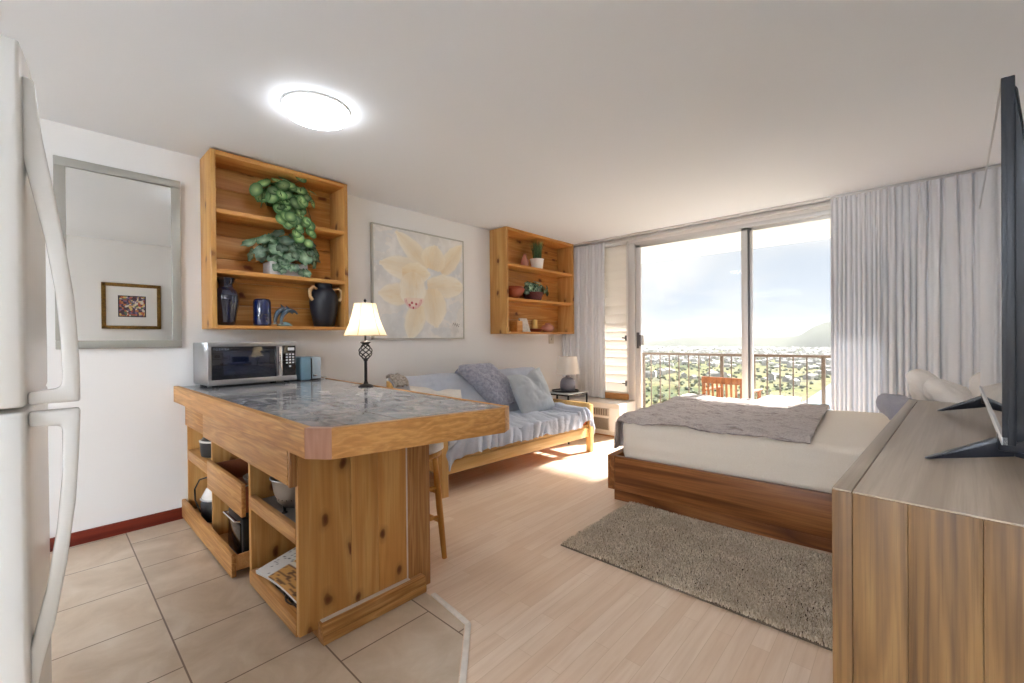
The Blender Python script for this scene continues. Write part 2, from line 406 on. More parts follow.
def floormat():
    m, nt, bs, out = newmat('oak_laminate'); bs.inputs['Roughness'].default_value = .3; bs.inputs['Specular IOR Level'].default_value = .35
    vec = coords(nt, rot=(0, 0, PI / 2))
    b = N(nt, 'ShaderNodeTexBrick'); nt.links.new(vec, b.inputs['Vector'])
    b.offset = .37; b.offset_frequency = 2; b.squash = 1
    setin(b, Scale=1.0, Mortar_Size=.0012, Bias=0.0, Brick_Width=.62, Row_Height=.066, Mortar_Smooth=.1)
    b.inputs['Color1'].default_value = (0, 0, 0, 1); b.inputs['Color2'].default_value = (1, 1, 1, 1); b.inputs['Mortar'].default_value = (.4, .4, .4, 1)
    c = ramp(nt, b.outputs['Color'], [(0, rgb(222, 195, 170)), (.5, rgb(227, 203, 180)), (1, rgb(232, 210, 189))])
    vec2 = coords(nt, (26, 1.6, 26)); k = noise_(nt, vec2, 1.6, 4, .6, .4)
    c = mix(nt, ramp(nt, k, [(.4, (0, 0, 0, 1)), (.75, (.55, .55, .55, 1))]), c, rgb(205, 172, 142))
    c = mix(nt, b.outputs['Fac'], c, rgb(208, 180, 152)); nt.links.new(c, bs.inputs['Base Color'])
    return m
M['laminate'] = floormat()
def tilemat():
    m, nt, bs, out = newmat('beige_floor_tile'); bs.inputs['Roughness'].default_value = .35; bs.inputs['Specular IOR Level'].default_value = .4
    tc = N(nt, 'ShaderNodeTexCoord'); mp = N(nt, 'ShaderNodeMapping'); nt.links.new(tc.outputs['Object'], mp.inputs[0])
    mp.inputs['Location'].default_value = (2.80 + .41 * 10, -.343 + .40 * 10, 0)
    b = N(nt, 'ShaderNodeTexBrick'); nt.links.new(mp.outputs[0], b.inputs['Vector'])
    b.offset = .5; b.offset_frequency = 2; b.squash = 1
    setin(b, Scale=1.0, Mortar_Size=.0032, Bias=0.0, Brick_Width=.41, Row_Height=.40, Mortar_Smooth=.1)
    b.inputs['Color1'].default_value = (0, 0, 0, 1); b.inputs['Color2'].default_value = (1, 1, 1, 1)
    k = noise_(nt, coords(nt), 4.5, 6, .6, .5)
    c = ramp(nt, k, [(.3, rgb(184, 163, 140)), (.5, rgb(199, 180, 158)), (.72, rgb(214, 199, 181))])
    c = mix(nt, .12, c, b.outputs['Color'], 'SOFT_LIGHT')
    c = mix(nt, b.outputs['Fac'], c, rgb(120, 100, 84)); nt.links.new(c, bs.inputs['Base Color'])
    inv = N(nt, 'ShaderNodeMath', operation='SUBTRACT'); inv.inputs[0].default_value = 1; nt.links.new(b.outputs['Fac'], inv.inputs[1])
    bump(nt, bs, inv.outputs[0], .4, .002); return m
M['tile'] = tilemat()
def countermat():
    m, nt, bs, out = newmat('slate_counter_tile'); bs.inputs['Roughness'].default_value = .1; bs.inputs['Specular IOR Level'].default_value = .6
    tc = N(nt, 'ShaderNodeTexCoord'); mp = N(nt, 'ShaderNodeMapping'); nt.links.new(tc.outputs['Object'], mp.inputs[0])
    mp.inputs['Location'].default_value = (4.03, 1.0 - .62, 0)
    b = N(nt, 'ShaderNodeTexBrick'); nt.links.new(mp.outputs[0], b.inputs['Vector']); b.offset = 0; b.squash = 1
    setin(b, Scale=1.0, Mortar_Size=.005, Bias=0.0, Brick_Width=.30, Row_Height=.30, Mortar_Smooth=.1)
    b.inputs['Color1'].default_value = (0, 0, 0, 1); b.inputs['Color2'].default_value = (1, 1, 1, 1)
    k = noise_(nt, coords(nt, (1, 1.6, 1)), 9, 7, .65, .9)
    c = ramp(nt, k, [(.28, rgb(98, 103, 112)), (.46, rgb(142, 147, 156)), (.56, rgb(168, 168, 172)), (.7, rgb(206, 203, 202))])
    c = mix(nt, b.outputs['Fac'], c, rgb(104, 92, 86)); nt.links.new(c, bs.inputs['Base Color'])
    bump(nt, bs, k, .03, .003); return m
M['counter'] = countermat()
def citymat():
    m, nt, bs, out = newmat('plain_land'); bs.inputs['Roughness'].default_value = 1; bs.inputs['Specular IOR Level'].default_value = 0
    k = noise_(nt, coords(nt), .006, 6, .6, .6); k2 = noise_(nt, coords(nt), .05, 4, .7)
    c = ramp(nt, k, [(.36, rgb(84, 92, 66)), (.46, rgb(124, 122, 84)), (.56, rgb(126, 120, 90)), (.66, rgb(104, 104, 92))])
    c = mix(nt, ramp(nt, k2, [(.45, (0, 0, 0, 1)), (.6, (.7, .7, .7, 1))]), c, rgb(80, 84, 68)); nt.links.new(c, bs.inputs['Base Color']); return m
M['land'] = citymat()
M['hill'] = plain('hill_land', rgb(96, 98, 84), 1, spec=0, var=(.004, .8))
M['house'] = plain('house_walls', rgb(158, 155, 152), .9)
M['roof'] = plain('house_roofs', rgb(186, 180, 178), .9)
M['treeg'] = plain('tree_leaves', rgb(108, 114, 84), .95, var=(.05, .7))
M['water'] = plain('canal_water', rgb(120, 136, 146), .12)

# ------------------------------------------------------------------ room shell
XW, XR, YB, YW, ZC = -3.655, .62, -5.2, 5.08, 2.49
tile_poly = [(XW, 1.22), (-1.65, 1.22), (-1.384, 1.19), (-1.15, .955), (-.19, 0), (XR, 0), (XR, YB), (XW, YB)]
lam_poly = [(XW, 1.22), (-1.65, 1.22), (-1.384, 1.19), (-1.15, .955), (-.19, 0), (XR, 0), (XR, YW + .1), (XW, YW + .1)]
struct('floor', MB().prism(lam_poly, 'z', -.06, 0), M['laminate'], smooth=False)
struct('floor', MB().prism(tile_poly, 'z', -.06, .001), M['tile'], smooth=False)
tp = [Vector((-1.66, 1.235, .002)), Vector((-1.374, 1.203, .002)), Vector((-1.14, .968, .002)), Vector((-.18, .012, .002)), Vector((XR, .012, .002))]
tm = MB()
for a, b in zip(tp, tp[1:]): tm.bar(a, b, .024, .008, .002)
struct('trim_1', tm, plain('threshold_grout', rgb(234, 226, 216), .6, var=(30, .85)))
struct('ceiling', MB().box(XW - .12, XR + .12, YB - .12, YW + .12, ZC, ZC + .1, 0), M['ceil'], smooth=False)
struct('wall_left', MB().box(XW - .12, XW, YB - .12, YW + .12, -.06, ZC, 0), M['wall'], smooth=False)
struct('wall_right', MB().box(XR, XR + .12, YB - .12, YW + .12, -.06, ZC, 0), M['wall'], smooth=False)
struct('wall_back', MB().box(XW, XR, YB - .12, YB, -.06, ZC, 0), M['wall'], smooth=False)
wm = MB().box(XW, -3.05, YW, YW + .12, -.06, ZC, 0).box(.02, XR, YW, YW + .12, -.06, ZC, 0).box(-3.05, -2.65, YW, YW + .12, -.06, .41, 0)
struct('wall_window', wm, M['wall'], smooth=False)
struct('baseboard_left', MB().box(XW, XW + .016, -1.2, .66, 0, .078, .004).box(XW, XW + .016, 1.56, YW, 0, .078, .004), M['redwood'])
hm = MB().box(-3.05, .02, YW - .0, YW + .1, 2.405, ZC, .002).box(-3.05, .02, YW - .03, YW, 2.44, 2.462, .003)
struct('trim_2', hm, M['aluw'])
tr = MB().box(-3.62, XR - .01, 4.93, 4.965, 2.468, ZC, .003)
struct('trim_3', tr, M['alu'])
# sliding glass door
d1 = struct('door_1', MB().box(-2.65, -2.555, YW - .01, YW + .09, 0, 2.405, .004).box(-2.65, .02, YW, YW + .1, 2.365, 2.41, .003)
            .box(-2.65, .02, YW, YW + .1, -.02, .03, .003).box(-.05, .02, YW, YW + .1, 0, 2.405, .003), M['alu'])
def panel(x0, x1, y, m):
    g = MB().box(x0, x0 + .065, y, y + .035, .03, 2.37, .003).box(x1 - .06, x1, y, y + .035, .03, 2.37, .003)
    g.box(x0, x1, y, y + .035, 2.335, 2.37, .003).box(x0, x1, y, y + .035, .03, .1, .003)
    p = obj('door_frame', g, m, d1); p['kind'] = 'structure'
    q = obj('door_glass', MB().box(x0 + .06, x1 - .055, y + .014, y + .019, .09, 2.34, 0), M['glass'], p); q['kind'] = 'structure'
    return p
p1 = panel(-2.55, -1.272, YW + .005, M['alu']); p2 = panel(-1.30, -.05, YW + .05, M['alu'])
q = obj('door_seal', MB().box(-1.272, -1.258, YW + .02, YW + .05, .03, 2.345, .001), M['alud'], p2); q['kind'] = 'structure'
h = MB().box(-2.532, -2.505, YW - .022, YW + .004, 1.07, 1.27, .006).box(-2.50, -2.478, YW - .03, YW + .004, 1.10, 1.24, .004)
obj('door_handle', h, M['alud'], p1)
obj('door_latch', MB().box(-2.478, -2.44, YW - .012, YW + .01, 1.11, 1.24, .004), M['alu'], p1)
# louvred window
w1 = struct('window_1', MB().box(-3.05, -3.012, YW - .01, YW + .06, .48, 2.44, .003).box(-2.675, -2.65, YW - .01, YW + .06, .48, 2.44, .003)
            .box(-3.05, -2.65, YW - .01, YW + .06, 2.405, 2.44, .003).box(-3.05, -2.65, YW - .01, YW + .06, .48, .50, .003), M['aluw'])
lv = MB()
for k in range(17):
    z = .50 + k * .112
    lv.bar((-2.843, YW + .055, z), (-2.843, YW + .03, z + .118), .335, .006, .001)
lo = obj('louvers', lv, M['louver'], w1); lo['kind'] = 'structure'
for z in (1.2, .62):
    c = MB().box(-2.69, -2.672, YW - .03, YW, z - .035, z + .035, .004).bar((-2.68, YW - .03, z), (-2.72, YW - .045, z + .005), .012, .016)
    obj('window_crank', c, M['alud'], w1)
obj('window_sill', MB().box(-3.05, -2.655, YW - .05, YW + .1, .41, .485, .004), M['pinex'], w1)

# ------------------------------------------------------------------ curtains
def curtain_panel(xs, x0, x1, name, label, y0, seed, z0=.03, z1=2.462, ak=1.0):
    rr = random.Random(seed)
    amps = [rr.uniform(.75, 1.2) for _ in xs]
    dr = [rr.uniform(-.25, .25) for _ in xs]
    sp = [min(abs(xs[i] - xs[max(i - 1, 0)]) or 9, abs(xs[min(i + 1, len(xs) - 1)] - xs[i]) or 9) for i in range(len(xs))]
    def f(u, v):
        x = x0 + (x1 - x0) * u; z = z0 + (z1 - z0) * v
        t = min(1, (z1 - z) / .9)           # 0 at heading
        cs = [c + d * q * t * .8 for c, d, q in zip(xs, dr, sp)]
        cs = [cs[0] - .05] + cs + [cs[-1] + .06]
        k = 0
        while k < len(cs) - 2 and x > cs[k + 1]: k += 1
        q = max(.008, cs[k + 1] - cs[k]); p = min(1, max(0, (x - cs[k]) / q))
        A = ak * (.026 + .034 * t) * amps[min(k, len(amps) - 1)]
        y = A * math.sin(PI * p) ** (.5 if q < .055 else .32)
        if q > .055:                       # wide panels: pleat flare that fades downwards
            y += .03 * (1 - .6 * t) * (math.exp(-((x - cs[k] - .012) / (.006 + .014 * t)) ** 2) + math.exp(-((cs[k + 1] - .012 - x) / (.006 + .014 * t)) ** 2))
            y -= .012 * t * math.sin(PI * p) ** 2
        y += .006 * nz(x * 6, z * .8, seed) + .004 * nz(x * 30, z * 1.2, seed)
        return (x, y0 - y, z)
    nu = int((x1 - x0) / .0045)
    mb = MB().sheet(f, nu, 44)
    o = thing(name, label, 'curtain', ((x0 + x1) / 2, y0, z0))
    obj('curtain_cloth', mb, M['curtain'], o, ang=80)
    for c in xs: obj('curtain_hook', MB().box(c - .004, c + .004, y0 - .012, y0 + .006, z1 - .02, z1 + .006, .001), M['aluw'], o)
    return o
xs = []; x = -.52
while x < -.12: xs.append(x); x += .034 + .004 * math.sin(x * 60)
for c in (-.085, -.045, .0, .05, .11, .19, .28, .365, .45, .53): xs.append(c)
curtain_panel(xs, -.535, .60, 'curtain', 'pale grey pleated curtain right of the sliding glass door, behind the bed', 4.94, 3)
curtain_panel([-3.6 + .048 * i for i in range(14)], -3.645, -2.955, 'curtain', 'narrow pale grey pleated curtain left of the louvred window, behind the small grey lamp', 5.045, 5, .412, 2.462, .75)

# ------------------------------------------------------------------ ceiling light
cl = thing('ceiling_light', 'round flat white flush ceiling light, lit, above the counter', 'light', (-2.42, 1.045, ZC))
obj('base_ring', MB().lathe([(.172, 0), (.176, -.012), (.17, -.016)], (-2.42, 1.045, ZC), 48), M['white'], cl)
obj('diffuser', MB().lathe([(.168, -.008), (.17, -.03), (.158, -.044), (.12, -.05), (0, -.052)], (-2.42, 1.045, ZC), 48), emis('lit_diffuser', (.92, .96, 1, 1), 6), cl)
# unseen fill lights, added behind the camera to brighten the room
def make_fill_light(x, y, st, label):
    kl = thing('added_fill_light', label, 'light', (x, y, ZC), 0, 'added fill lights')
    obj('housing', MB().box(x - .3, x + .3, y - .15, y + .15, 2.44, ZC, .004), M['white'], kl)
    obj('diffuser', MB().box(x - .6, x + .6, y - .4, y + .4, 2.33, 2.44, .02), emis('fill_diffuser', (.84, .92, 1, 1), st), kl)
make_fill_light(-.1, -3.3, 12.5, 'added rectangular white ceiling fill light behind the viewpoint, nearer the right wall')
make_fill_light(-2.75, -3.3, 1.0, 'added rectangular white ceiling fill light behind the refrigerator, nearer the left wall')

# ------------------------------------------------------------------ refrigerator
fr = thing('refrigerator', 'white top-freezer refrigerator with long bowed door handles', 'refrigerator', (-1.47, -.42, 0))
FX0, FX1 = -1.85, -1.10
obj('body', MB().box(FX0, FX1, -.76, -.095, .03, 1.70, .012, 3), M['fridge'], fr)
obj('gasket', MB().box(FX0 + .01, FX1 - .01, -.1, -.084, .06, 1.69, .002), M['gasket'], fr)
def fdoor(z0, z1, name):
    xc = (FX0 + FX1) / 2; hw = (FX1 - FX0) / 2
    poly = [(FX0, -.084)]
    for i in range(25):
        t = -1 + 2 * i / 24; poly.append((xc + hw * t, -.022 + .013 * (1 - t) + .010 * (1 - t ** 4)))
    poly.append((FX1, -.084))
    b = MB().prism(poly, 'z', z0, z1, .006)
    return obj(name, b, M['fridge'], fr, ang=50)
fz = fdoor(1.092, 1.712, 'freezer_door'); fd = fdoor(.06, 1.083, 'fridge_door')
hup = [(-.020, 1.662), (-.006, 1.659), (.003, 1.561), (.018, 1.458), (.030, 1.37), (.040, 1.28), (.0455, 1.169), (.046, 1.094), (-.018, 1.094), (-.018, 1.115), (.018, 1.119), (.0225, 1.125), (.0235, 1.14), (.022, 1.206), (.016, 1.296), (.005, 1.384), (-.009, 1.461), (-.02, 1.523)]
hlo = [(-.018, 1.081), (.046, 1.081), (.044, 1.021), (.038, .912), (.026, .806), (.010, .704), (-.005, .64), (-.012, .600), (-.02, .58), (-.02, .668), (0, .761), (.014, .864), (.0225, .971), (.0225, 1.045), (.02, 1.053), (-.018, 1.056)]
for poly, par in ((hup, fz), (hlo, fd)):
    obj('handle', MB().prism(poly, 'x', -1.148, -1.118, .004), M['fridge'], par, ang=50)

# ------------------------------------------------------------------ mirror and right wall art
mr = thing('wall_mirror', 'rectangular wall mirror with silver-grey frame left of the shelves', 'mirror', (XW, .345, 1.16))
MT = Matrix.Translation((XW + .004, 0, 1.165)) @ Matrix.Rotation(math.radians(.6), 4, 'Y')
g = MB(); g.M = MT
y0, y1, hh, fw = .05, .64, 1.12, .05
g.box(0, .024, y0, y1, hh - fw, hh, .004).box(0, .024, y0, y1, 0, fw, .004).box(0, .024, y0, y0 + fw, fw, hh - fw, .004).box(0, .024, y1 - fw, y1, fw, hh - fw, .004)
obj('frame', g, M['mirrorframe'], mr)
g = MB(); g.M = MT; g.box(.002, .012, y0 + .04, y1 - .04, .04, hh - .04, 0)
obj('mirror_glass', g, M['mirror'], mr, smooth=False)
ar = thing('framed_print', 'small colourful print in carved gold frame seen in the mirror', 'picture', (XR, .84, 1.3))
ay0, ay1, az0, az1 = .53, 1.15, 1.30, 1.92
g = MB().box(XR - .03, XR, ay0, ay1, az1 - .045, az1, .006).box(XR - .03, XR, ay0, ay1, az0, az0 + .045, .006).box(XR - .03, XR, ay0, ay0 + .045, az0, az1, .006).box(XR - .03, XR, ay1 - .045, ay1, az0, az1, .006)
obj('frame', g, M['gold'], ar)
obj('mat_board', MB().box(XR - .012, XR - .004, ay0 + .03, ay1 - .03, az0 + .03, az1 - .03, 0), M['mat'], ar)
pal = [rgb(96, 82, 100), rgb(206, 130, 88), rgb(226, 200, 130), rgb(136, 116, 146), rgb(108, 124, 104), rgb(226, 216, 200), rgb(180, 96, 84), rgb(92, 76, 84)]
def artcol(u, v):
    if min(u, v, 1 - u, 1 - v) < .04: return rgb(48, 40, 52)
    d = noise.cell_vector(Vector((u * 15 + 1.3 * nz(u * 5, v * 5), v * 13 + 1.3 * nz(v * 5, u * 5, 4), 1.5)))
    return pal[int(abs(d.x) * 97) % 8]
g = MB().sheet(lambda u, v: (XR - .0135, ay0 + .165 + .29 * u, az0 + .165 + .29 * v), 60, 60, 0, artcol)
obj('print', g, M['paint'], ar, smooth=False)

# ------------------------------------------------------------------ wall bookcases
def bookcase(y0, y1, z0, z1, shelves, label, loc):
    t = .03; x0, x1 = XW + .002, -3.38
    o = thing('wall_bookcase', label, 'shelf', loc)
    obj('side_panel', MB().box(x0, x1, y0, y0 + t, z0, z1, .002), M['pineside'], o)
    obj('side_panel', MB().box(x0, x1, y1 - t, y1, z0, z1, .002), M['pineside'], o)
    obj('top_panel', MB().box(x0, x1, y0 + t, y1 - t, z1 - t, z1, .002), M['pine'], o)
    obj('bottom_panel', MB().box(x0, x1, y0 + t, y1 - t, z0, z0 + .022, .002), M['pine'], o)
    n = 7; b = MB(); hz = (z1 - z0 - .02) / n
    for k in range(n): b.box(x0, x0 + .016, y0 + t - .004, y1 - t + .004, z0 + .01 + k * hz, z0 + .01 + (k + 1) * hz - .002, .0015)
    obj('back_panel', b, M['pine'], o)
    for s in shelves: obj('shelf', MB().box(x0 + .016, x1 - .004, y0 + t, y1 - t, s - .027, s, .002), M['pine'], o)
    return o
bookcase(.757, 1.70, 1.29, 2.477, (2.09, 1.687), 'pine wall bookcase with plants and dark blue vases above the microwave', (XW, 1.22, 1.29))
bookcase(3.59, 4.93, 1.265, 2.488, (2.08, 1.682), 'pine wall bookcase above the sofa, beside the window curtain', (XW, 4.26, 1.265))

# plants
def leaf(mb, p, nrm, up, size, kind='round', seed=0):
    p = Vector(p); n = Vector(nrm).normalized(); u = Vector(up); u = (u - n * u.dot(n)); u = u.normalized() if u.length > 1e-5 else n.orthogonal().normalized()
    w = n.cross(u)
    K = 12; vs = [p + n * (-.12 * size)]; at = [(1, 1, 1, 1)]
    for i in range(K):
        t = 2 * PI * i / K
        if kind == 'round': r = .5
        elif kind == 'heart': r = .5 * (1 + .35 * math.cos(t)) * (1 - .35 * max(0, -math.cos(t)) ** 4)
        else: r = .5 * (.62 + .38 * abs(math.cos(2.5 * t)))
        a = u * (math.cos(t) * size * r * 1.1) + w * (math.sin(t) * size * r)
        vs.append(p + a + n * (.02 * size * math.sin(3 * t + seed))); at.append((.0, .0, .0, 1) if kind != 'ivy' or i % 3 else (.5, .5, .5, 1))
    # mid ring
    vs2 = [p + (Vector(q) - p) * .5 - n * .03 * size for q in vs[1:]]
    a2 = [(.45, .45, .45, 1)] * K
    fs = [(0, 1 + K + i, 1 + K + (i + 1) % K) for i in range(K)] + [(1 + K + i, 1 + i, 1 + (i + 1) % K, 1 + K + (i + 1) % K) for i in range(K)]
    mb.add(vs + vs2, fs, at + a2)
def bush(c, rx, ry, rz, n, size, kind, rr, xmin=None):
    mb = MB(); sm = MB()
    for k in range(n):
        th = rr.uniform(0, 2 * PI); ph = math.acos(rr.uniform(-.35, 1)); q = rr.uniform(.55, 1.0)
        d = Vector((math.sin(ph) * math.cos(th), math.sin(ph) * math.sin(th), math.cos(ph)))
        p = Vector((c[0] + d.x * rx * q, c[1] + d.y * ry * q, c[2] + d.z * rz * q))
        if xmin is not None and p.x < xmin: p.x = xmin + rr.uniform(0, .05)
        nrm = d + Vector((.6, rr.uniform(-.5, .5), rr.uniform(-.1, .7)))
        leaf(mb, p, nrm, (rr.uniform(-.5, .5), rr.uniform(-1, 1), rr.uniform(-1, .4)), size * rr.uniform(.7, 1.2), kind, k)
        if k % 2 == 0: sm.tube([(c[0], c[1], c[2] - rz * .4), ((c[0] + p.x) / 2, (c[1] + p.y) / 2, (c[2] + p.z) / 2 + .02), p], .0018, 5, False)
    return mb, sm
XB = XW + .03
rr = random.Random(11)
z = 2.09
pl = thing('trailing_plant', 'trailing plant with round pale-centred leaves in terracotta pot, top shelf', 'plant', (-3.5, 1.27, z))
obj('pot', MB().lathe([(.055, .001), (.075, .13), (.082, .13), (.082, .15), (.07, .15), (.066, .12), (0, .12)], (-3.5, 1.30, z), 24), M['terracotta'], pl)
mb, sm = bush((-3.47, 1.25, z + .19), .10, .23, .15, 90, .088, 'round', rr, XB)
# trailing strands
for (ya, ln) in ((1.20, .04), (1.27, .09), (1.33, .12), (1.40, .15), (1.24, .03), (1.37, .06)):
    pts = [(-3.44, ya, z + .15), (-3.39, ya, z + .08), (-3.36, ya + .005, z), (-3.355, ya + .01, z - ln)]
    sm.tube(pts, .0018, 5, False)
    for t in (.3, .6, 1.0):
        leaf(mb, (-3.35, ya + rr.uniform(-.03, .03), z + .05 - (ln + .05) * t), (1, rr.uniform(-.3, .3), .35), (0, rr.uniform(-.5, .5), -1), .066 * rr.uniform(1.0, 1.3), 'round', t)
leaf(mb, (-3.42, 1.35, z + .355), (1, .1, .6), (0, 0, 1), .085, 'round')
leaf(mb, (-3.46, 1.44, z + .29), (.3, .3, .6), (0, 1, -.2), .08, 'heart')
for p in ((-3.40, 1.35, z + .34), (-3.47, 1.44, z + .27)): sm.tube([(-3.48, 1.29, z + .15), ((-3.48 + p[0]) / 2, (1.29 + p[1]) / 2 - .03, z + .3), p], .002, 5, False)
for k in range(22): leaf(mb, (-3.40 + rr.uniform(-.02, .02), rr.uniform(1.17, 1.36), z + rr.uniform(.05, .2)), (1, rr.uniform(-.5, .5), .35), (0, rr.uniform(-.6, .6), -1), .075, 'round', k)
obj('foliage', mb, M['leaf1'], pl, ang=70); obj('stems', sm, M['stem'], pl)
obj('soil', MB().lathe([(.066, .118), (.04, .126), (0, .128)], (-3.5, 1.30, z), 20), M['soil'], pl)
z = 1.687
pl = thing('ivy_plant', 'bushy variegated ivy in pale grey box pot on the middle shelf', 'plant', (-3.48, 1.26, z))
obj('pot', MB().prism([(-3.56, 1.12), (-3.41, 1.12), (-3.41, 1.39), (-3.56, 1.39)], 'z', z + .001, z + .10, .008), M['greypot'], pl)
mb, sm = bush((-3.46, 1.26, z + .17), .12, .27, .16, 100, .105, 'ivy', rr, XB)
for k in range(9):
    leaf(mb, (-3.385 + rr.uniform(-.01, .02), rr.uniform(1.14, 1.38), z + rr.uniform(.03, .12)), (1, rr.uniform(-.4, .4), .3), (0, rr.uniform(-.6, .6), -1), .075, 'ivy', k)
obj('foliage', mb, M['leaf2'], pl, ang=70); obj('stems', sm, M['stem'], pl)

zb = 1.313
VP = [(.001, .002), (.045, .0), (.05, .004), (.062, .08), (.077, .17), (.076, .215), (.06, .245), (.042, .265), (.040, .28), (.052, .315), (.060, .328), (.056, .328), (.036, .285), (.001, .28)]
def vasef(u, v):
    q = v * (len(VP) - 1); k = min(int(q), len(VP) - 2); r = VP[k][0] + (VP[k + 1][0] - VP[k][0]) * (q - k); zz = VP[k][1] + (VP[k + 1][1] - VP[k][1]) * (q - k)
    if .004 < zz < .255: r *= 1 + .035 * abs(math.cos(9 * PI * u))
    return (-3.48 + r * math.cos(2 * PI * u), .862 + r * math.sin(2 * PI * u), zb + zz)
solo('vase', MB().sheet(vasef, 144, 52), M['navy'], 'tall glossy navy vase with flared rim, leftmost on the bottom shelf', 'vase', (-3.48, .862, zb), ang=70)
solo('jar', MB().lathe([(.05, 0), (.056, .004), (.058, .02), (.058, .17), (.052, .19), (.044, .196), (.03, .197), (0, .197)], (-3.47, 1.085, zb), 40), M['navyblue'], 'short cobalt blue cylindrical jar beside the tall navy vase', 'jar', (-3.47, 1.085, zb), ang=60)
# dolphin figurine
df = thing('dolphin_figurine', 'small glazed dolphin pair figurine between blue jar and two-handled jug', 'figurine', (-3.46, 1.235, zb))
obj('wave_base', MB().lathe([(.05, 0), (.052, .008), (.036, .022), (.016, .032), (0, .034)], (-3.46, 1.235, zb), 20), plain('sea_green_glaze', rgb(120, 150, 150), .2), df)
for (oy, oz, s, dx) in ((-.02, .0, 1.0, 0), (.005, -.022, .9, .03)):
    pts = []; rad = []
    for i in range(13):
        t = i / 12; a = PI * (1.02 - .78 * t)
        pts.append((-3.46 + dx, 1.262 + oy + s * .075 * math.cos(a) , zb + .02 + oz * 0 + s * (.11 * math.sin(a) ** .8 if 0 < a < PI else 0) + (0 if t > .1 else 0)))
        rad.append(s * (.004 + .015 * math.sin(PI * min(1, .15 + t * .78)) ** 1.2))
    b = MB().tube(pts, rad, 12)
    p = Vector(pts[7]); b.prism([(p.y - .015, p.z + .008), (p.y + .018, p.z + .008), (p.y - .02, p.z + .038)], 'x', p.x - .003, p.x + .003)
    p = Vector(pts[0]); b.prism([(p.y, p.z + .014), (p.y - .026, p.z - .008), (p.y + .016, p.z - .006)], 'x', p.x - .014, p.x + .014)
    p = Vector(pts[8]); b.prism([(p.y, p.z - .01), (p.y + .01, p.z - .03), (p.y - .012, p.z - .012)], 'x', p.x + .008, p.x + .013)
    obj('dolphin', b, M['dolphin'], df, ang=60)
jg = thing('two_handled_jug', 'large matt dark blue jug with two tan handles, right on the bottom shelf', 'jug', (-3.49, 1.545, zb))
obj('body', MB().lathe([(.07, 0), (.076, .005), (.10, .12), (.108, .20), (.102, .26), (.08, .295), (.066, .31), (.066, .345), (.072, .352), (.066, .352), (.058, .32), (0, .31)], (-3.49, 1.545, zb), 40), M['jug'], jg, ang=60)
for s in (-1, 1):
    b = MB().tube([(-3.46, 1.545 + s * .068, zb + .30), (-3.45, 1.545 + s * .10, zb + .315), (-3.445, 1.545 + s * .128, zb + .29), (-3.445, 1.545 + s * .128, zb + .24), (-3.45, 1.545 + s * .107, zb + .21)], [.011, .012, .012, .012, .013], 10)
    obj('handle', b, M['jughandle'], jg)

# second bookcase contents
z = 2.08
gp = thing('grass_plant', 'upright grassy plant in a white pot on the top shelf above the sofa', 'plant', (-3.5, 4.26, z))
obj('pot', MB().lathe([(.07, .001), (.085, .12), (.092, .13), (.08, .13), (.074, .1), (0, .1)], (-3.48, 4.26, z), 24), M['whitepot'], gp)
mb = MB(); rr = random.Random(5)
for k in range(120):
    th = rr.uniform(0, 2 * PI); r0 = rr.uniform(0, .055); sp = rr.uniform(.02, .10); hh = rr.uniform(.22, .31)
    b0 = Vector((-3.48 + r0 * math.cos(th), 4.26 + r0 * math.sin(th), z + .09)); d = Vector((math.cos(th), math.sin(th), 0)); w = Vector((-d.y, d.x, 0)) * .005
    p1_ = b0 + d * sp * .35 + Vector((0, 0, hh * .6)); p2_ = b0 + d * sp + Vector((0, 0, hh))
    if p2_.x < XB: p2_.x = XB
    mb.add([b0 - w, b0 + w, p1_ + w * .8, p1_ - w * .8, p2_], [(0, 1, 2, 3), (3, 2, 4)], [(0, 0, 0, 1)] * 2 + [(.4, .4, .4, 1)] * 2 + [(1, 1, 1, 1)])
obj('grass_blades', mb, M['leaf3'], gp)
solo('bud_vase', MB().lathe([(.035, 0), (.05, .05), (.052, .09), (.03, .14), (.02, .17), (.026, .18), (.015, .175), (0, .16)], (-3.55, 4.10, z), 20), M['pinkglass'], 'small tan bottle vase left of the potted grass', 'vase', (-3.55, 4.10, z), ang=60)
z = 1.682
iv = thing('ivy_plant', 'small ivy in a dark red basket on the middle shelf above the sofa', 'plant', (-3.5, 4.2, z))
obj('basket', MB().lathe([(.10, .001), (.13, .09), (.135, .10), (.125, .10), (.1, .03), (0, .03)], (-3.50, 4.2, z), 28), M['basket'], iv)
rr = random.Random(9)
mb, sm = bush((-3.48, 4.24, z + .13), .10, .24, .12, 70, .08, 'ivy', rr, XB)
obj('foliage', mb, M['leaf2'], iv, ang=70); obj('stems', sm, M['stem'], iv)
solo('bowl', MB().lathe([(.04, 0), (.05, .004), (.11, .06), (.135, .12), (.11, .15), (.1, .145), (.12, .12), (.09, .06), (0, .02)], (-3.52, 3.86, z), 32), M['reddish'], 'rounded red-brown bowl left of the red ivy basket', 'bowl', (-3.52, 3.86, z), ang=60)
z = 1.288
solo('card_stand', MB().prism([(-3.52, z + .001), (-3.46, z + .001), (-3.52, z + .17), (-3.535, z + .17)], 'y', 3.96, 4.10, .002), plain('card_face', rgb(226, 222, 216), .6, var=(30, .7)), 'small pale picture card propped on the lowest shelf', 'picture', (-3.5, 4.03, z))
solo('wooden_box', MB().box(-3.56, -3.44, 3.83, 3.93, z + .001, z + .13, .006), M['pine'], 'small wooden block left of the pale card on the lowest shelf', 'box', (-3.5, 3.88, z))
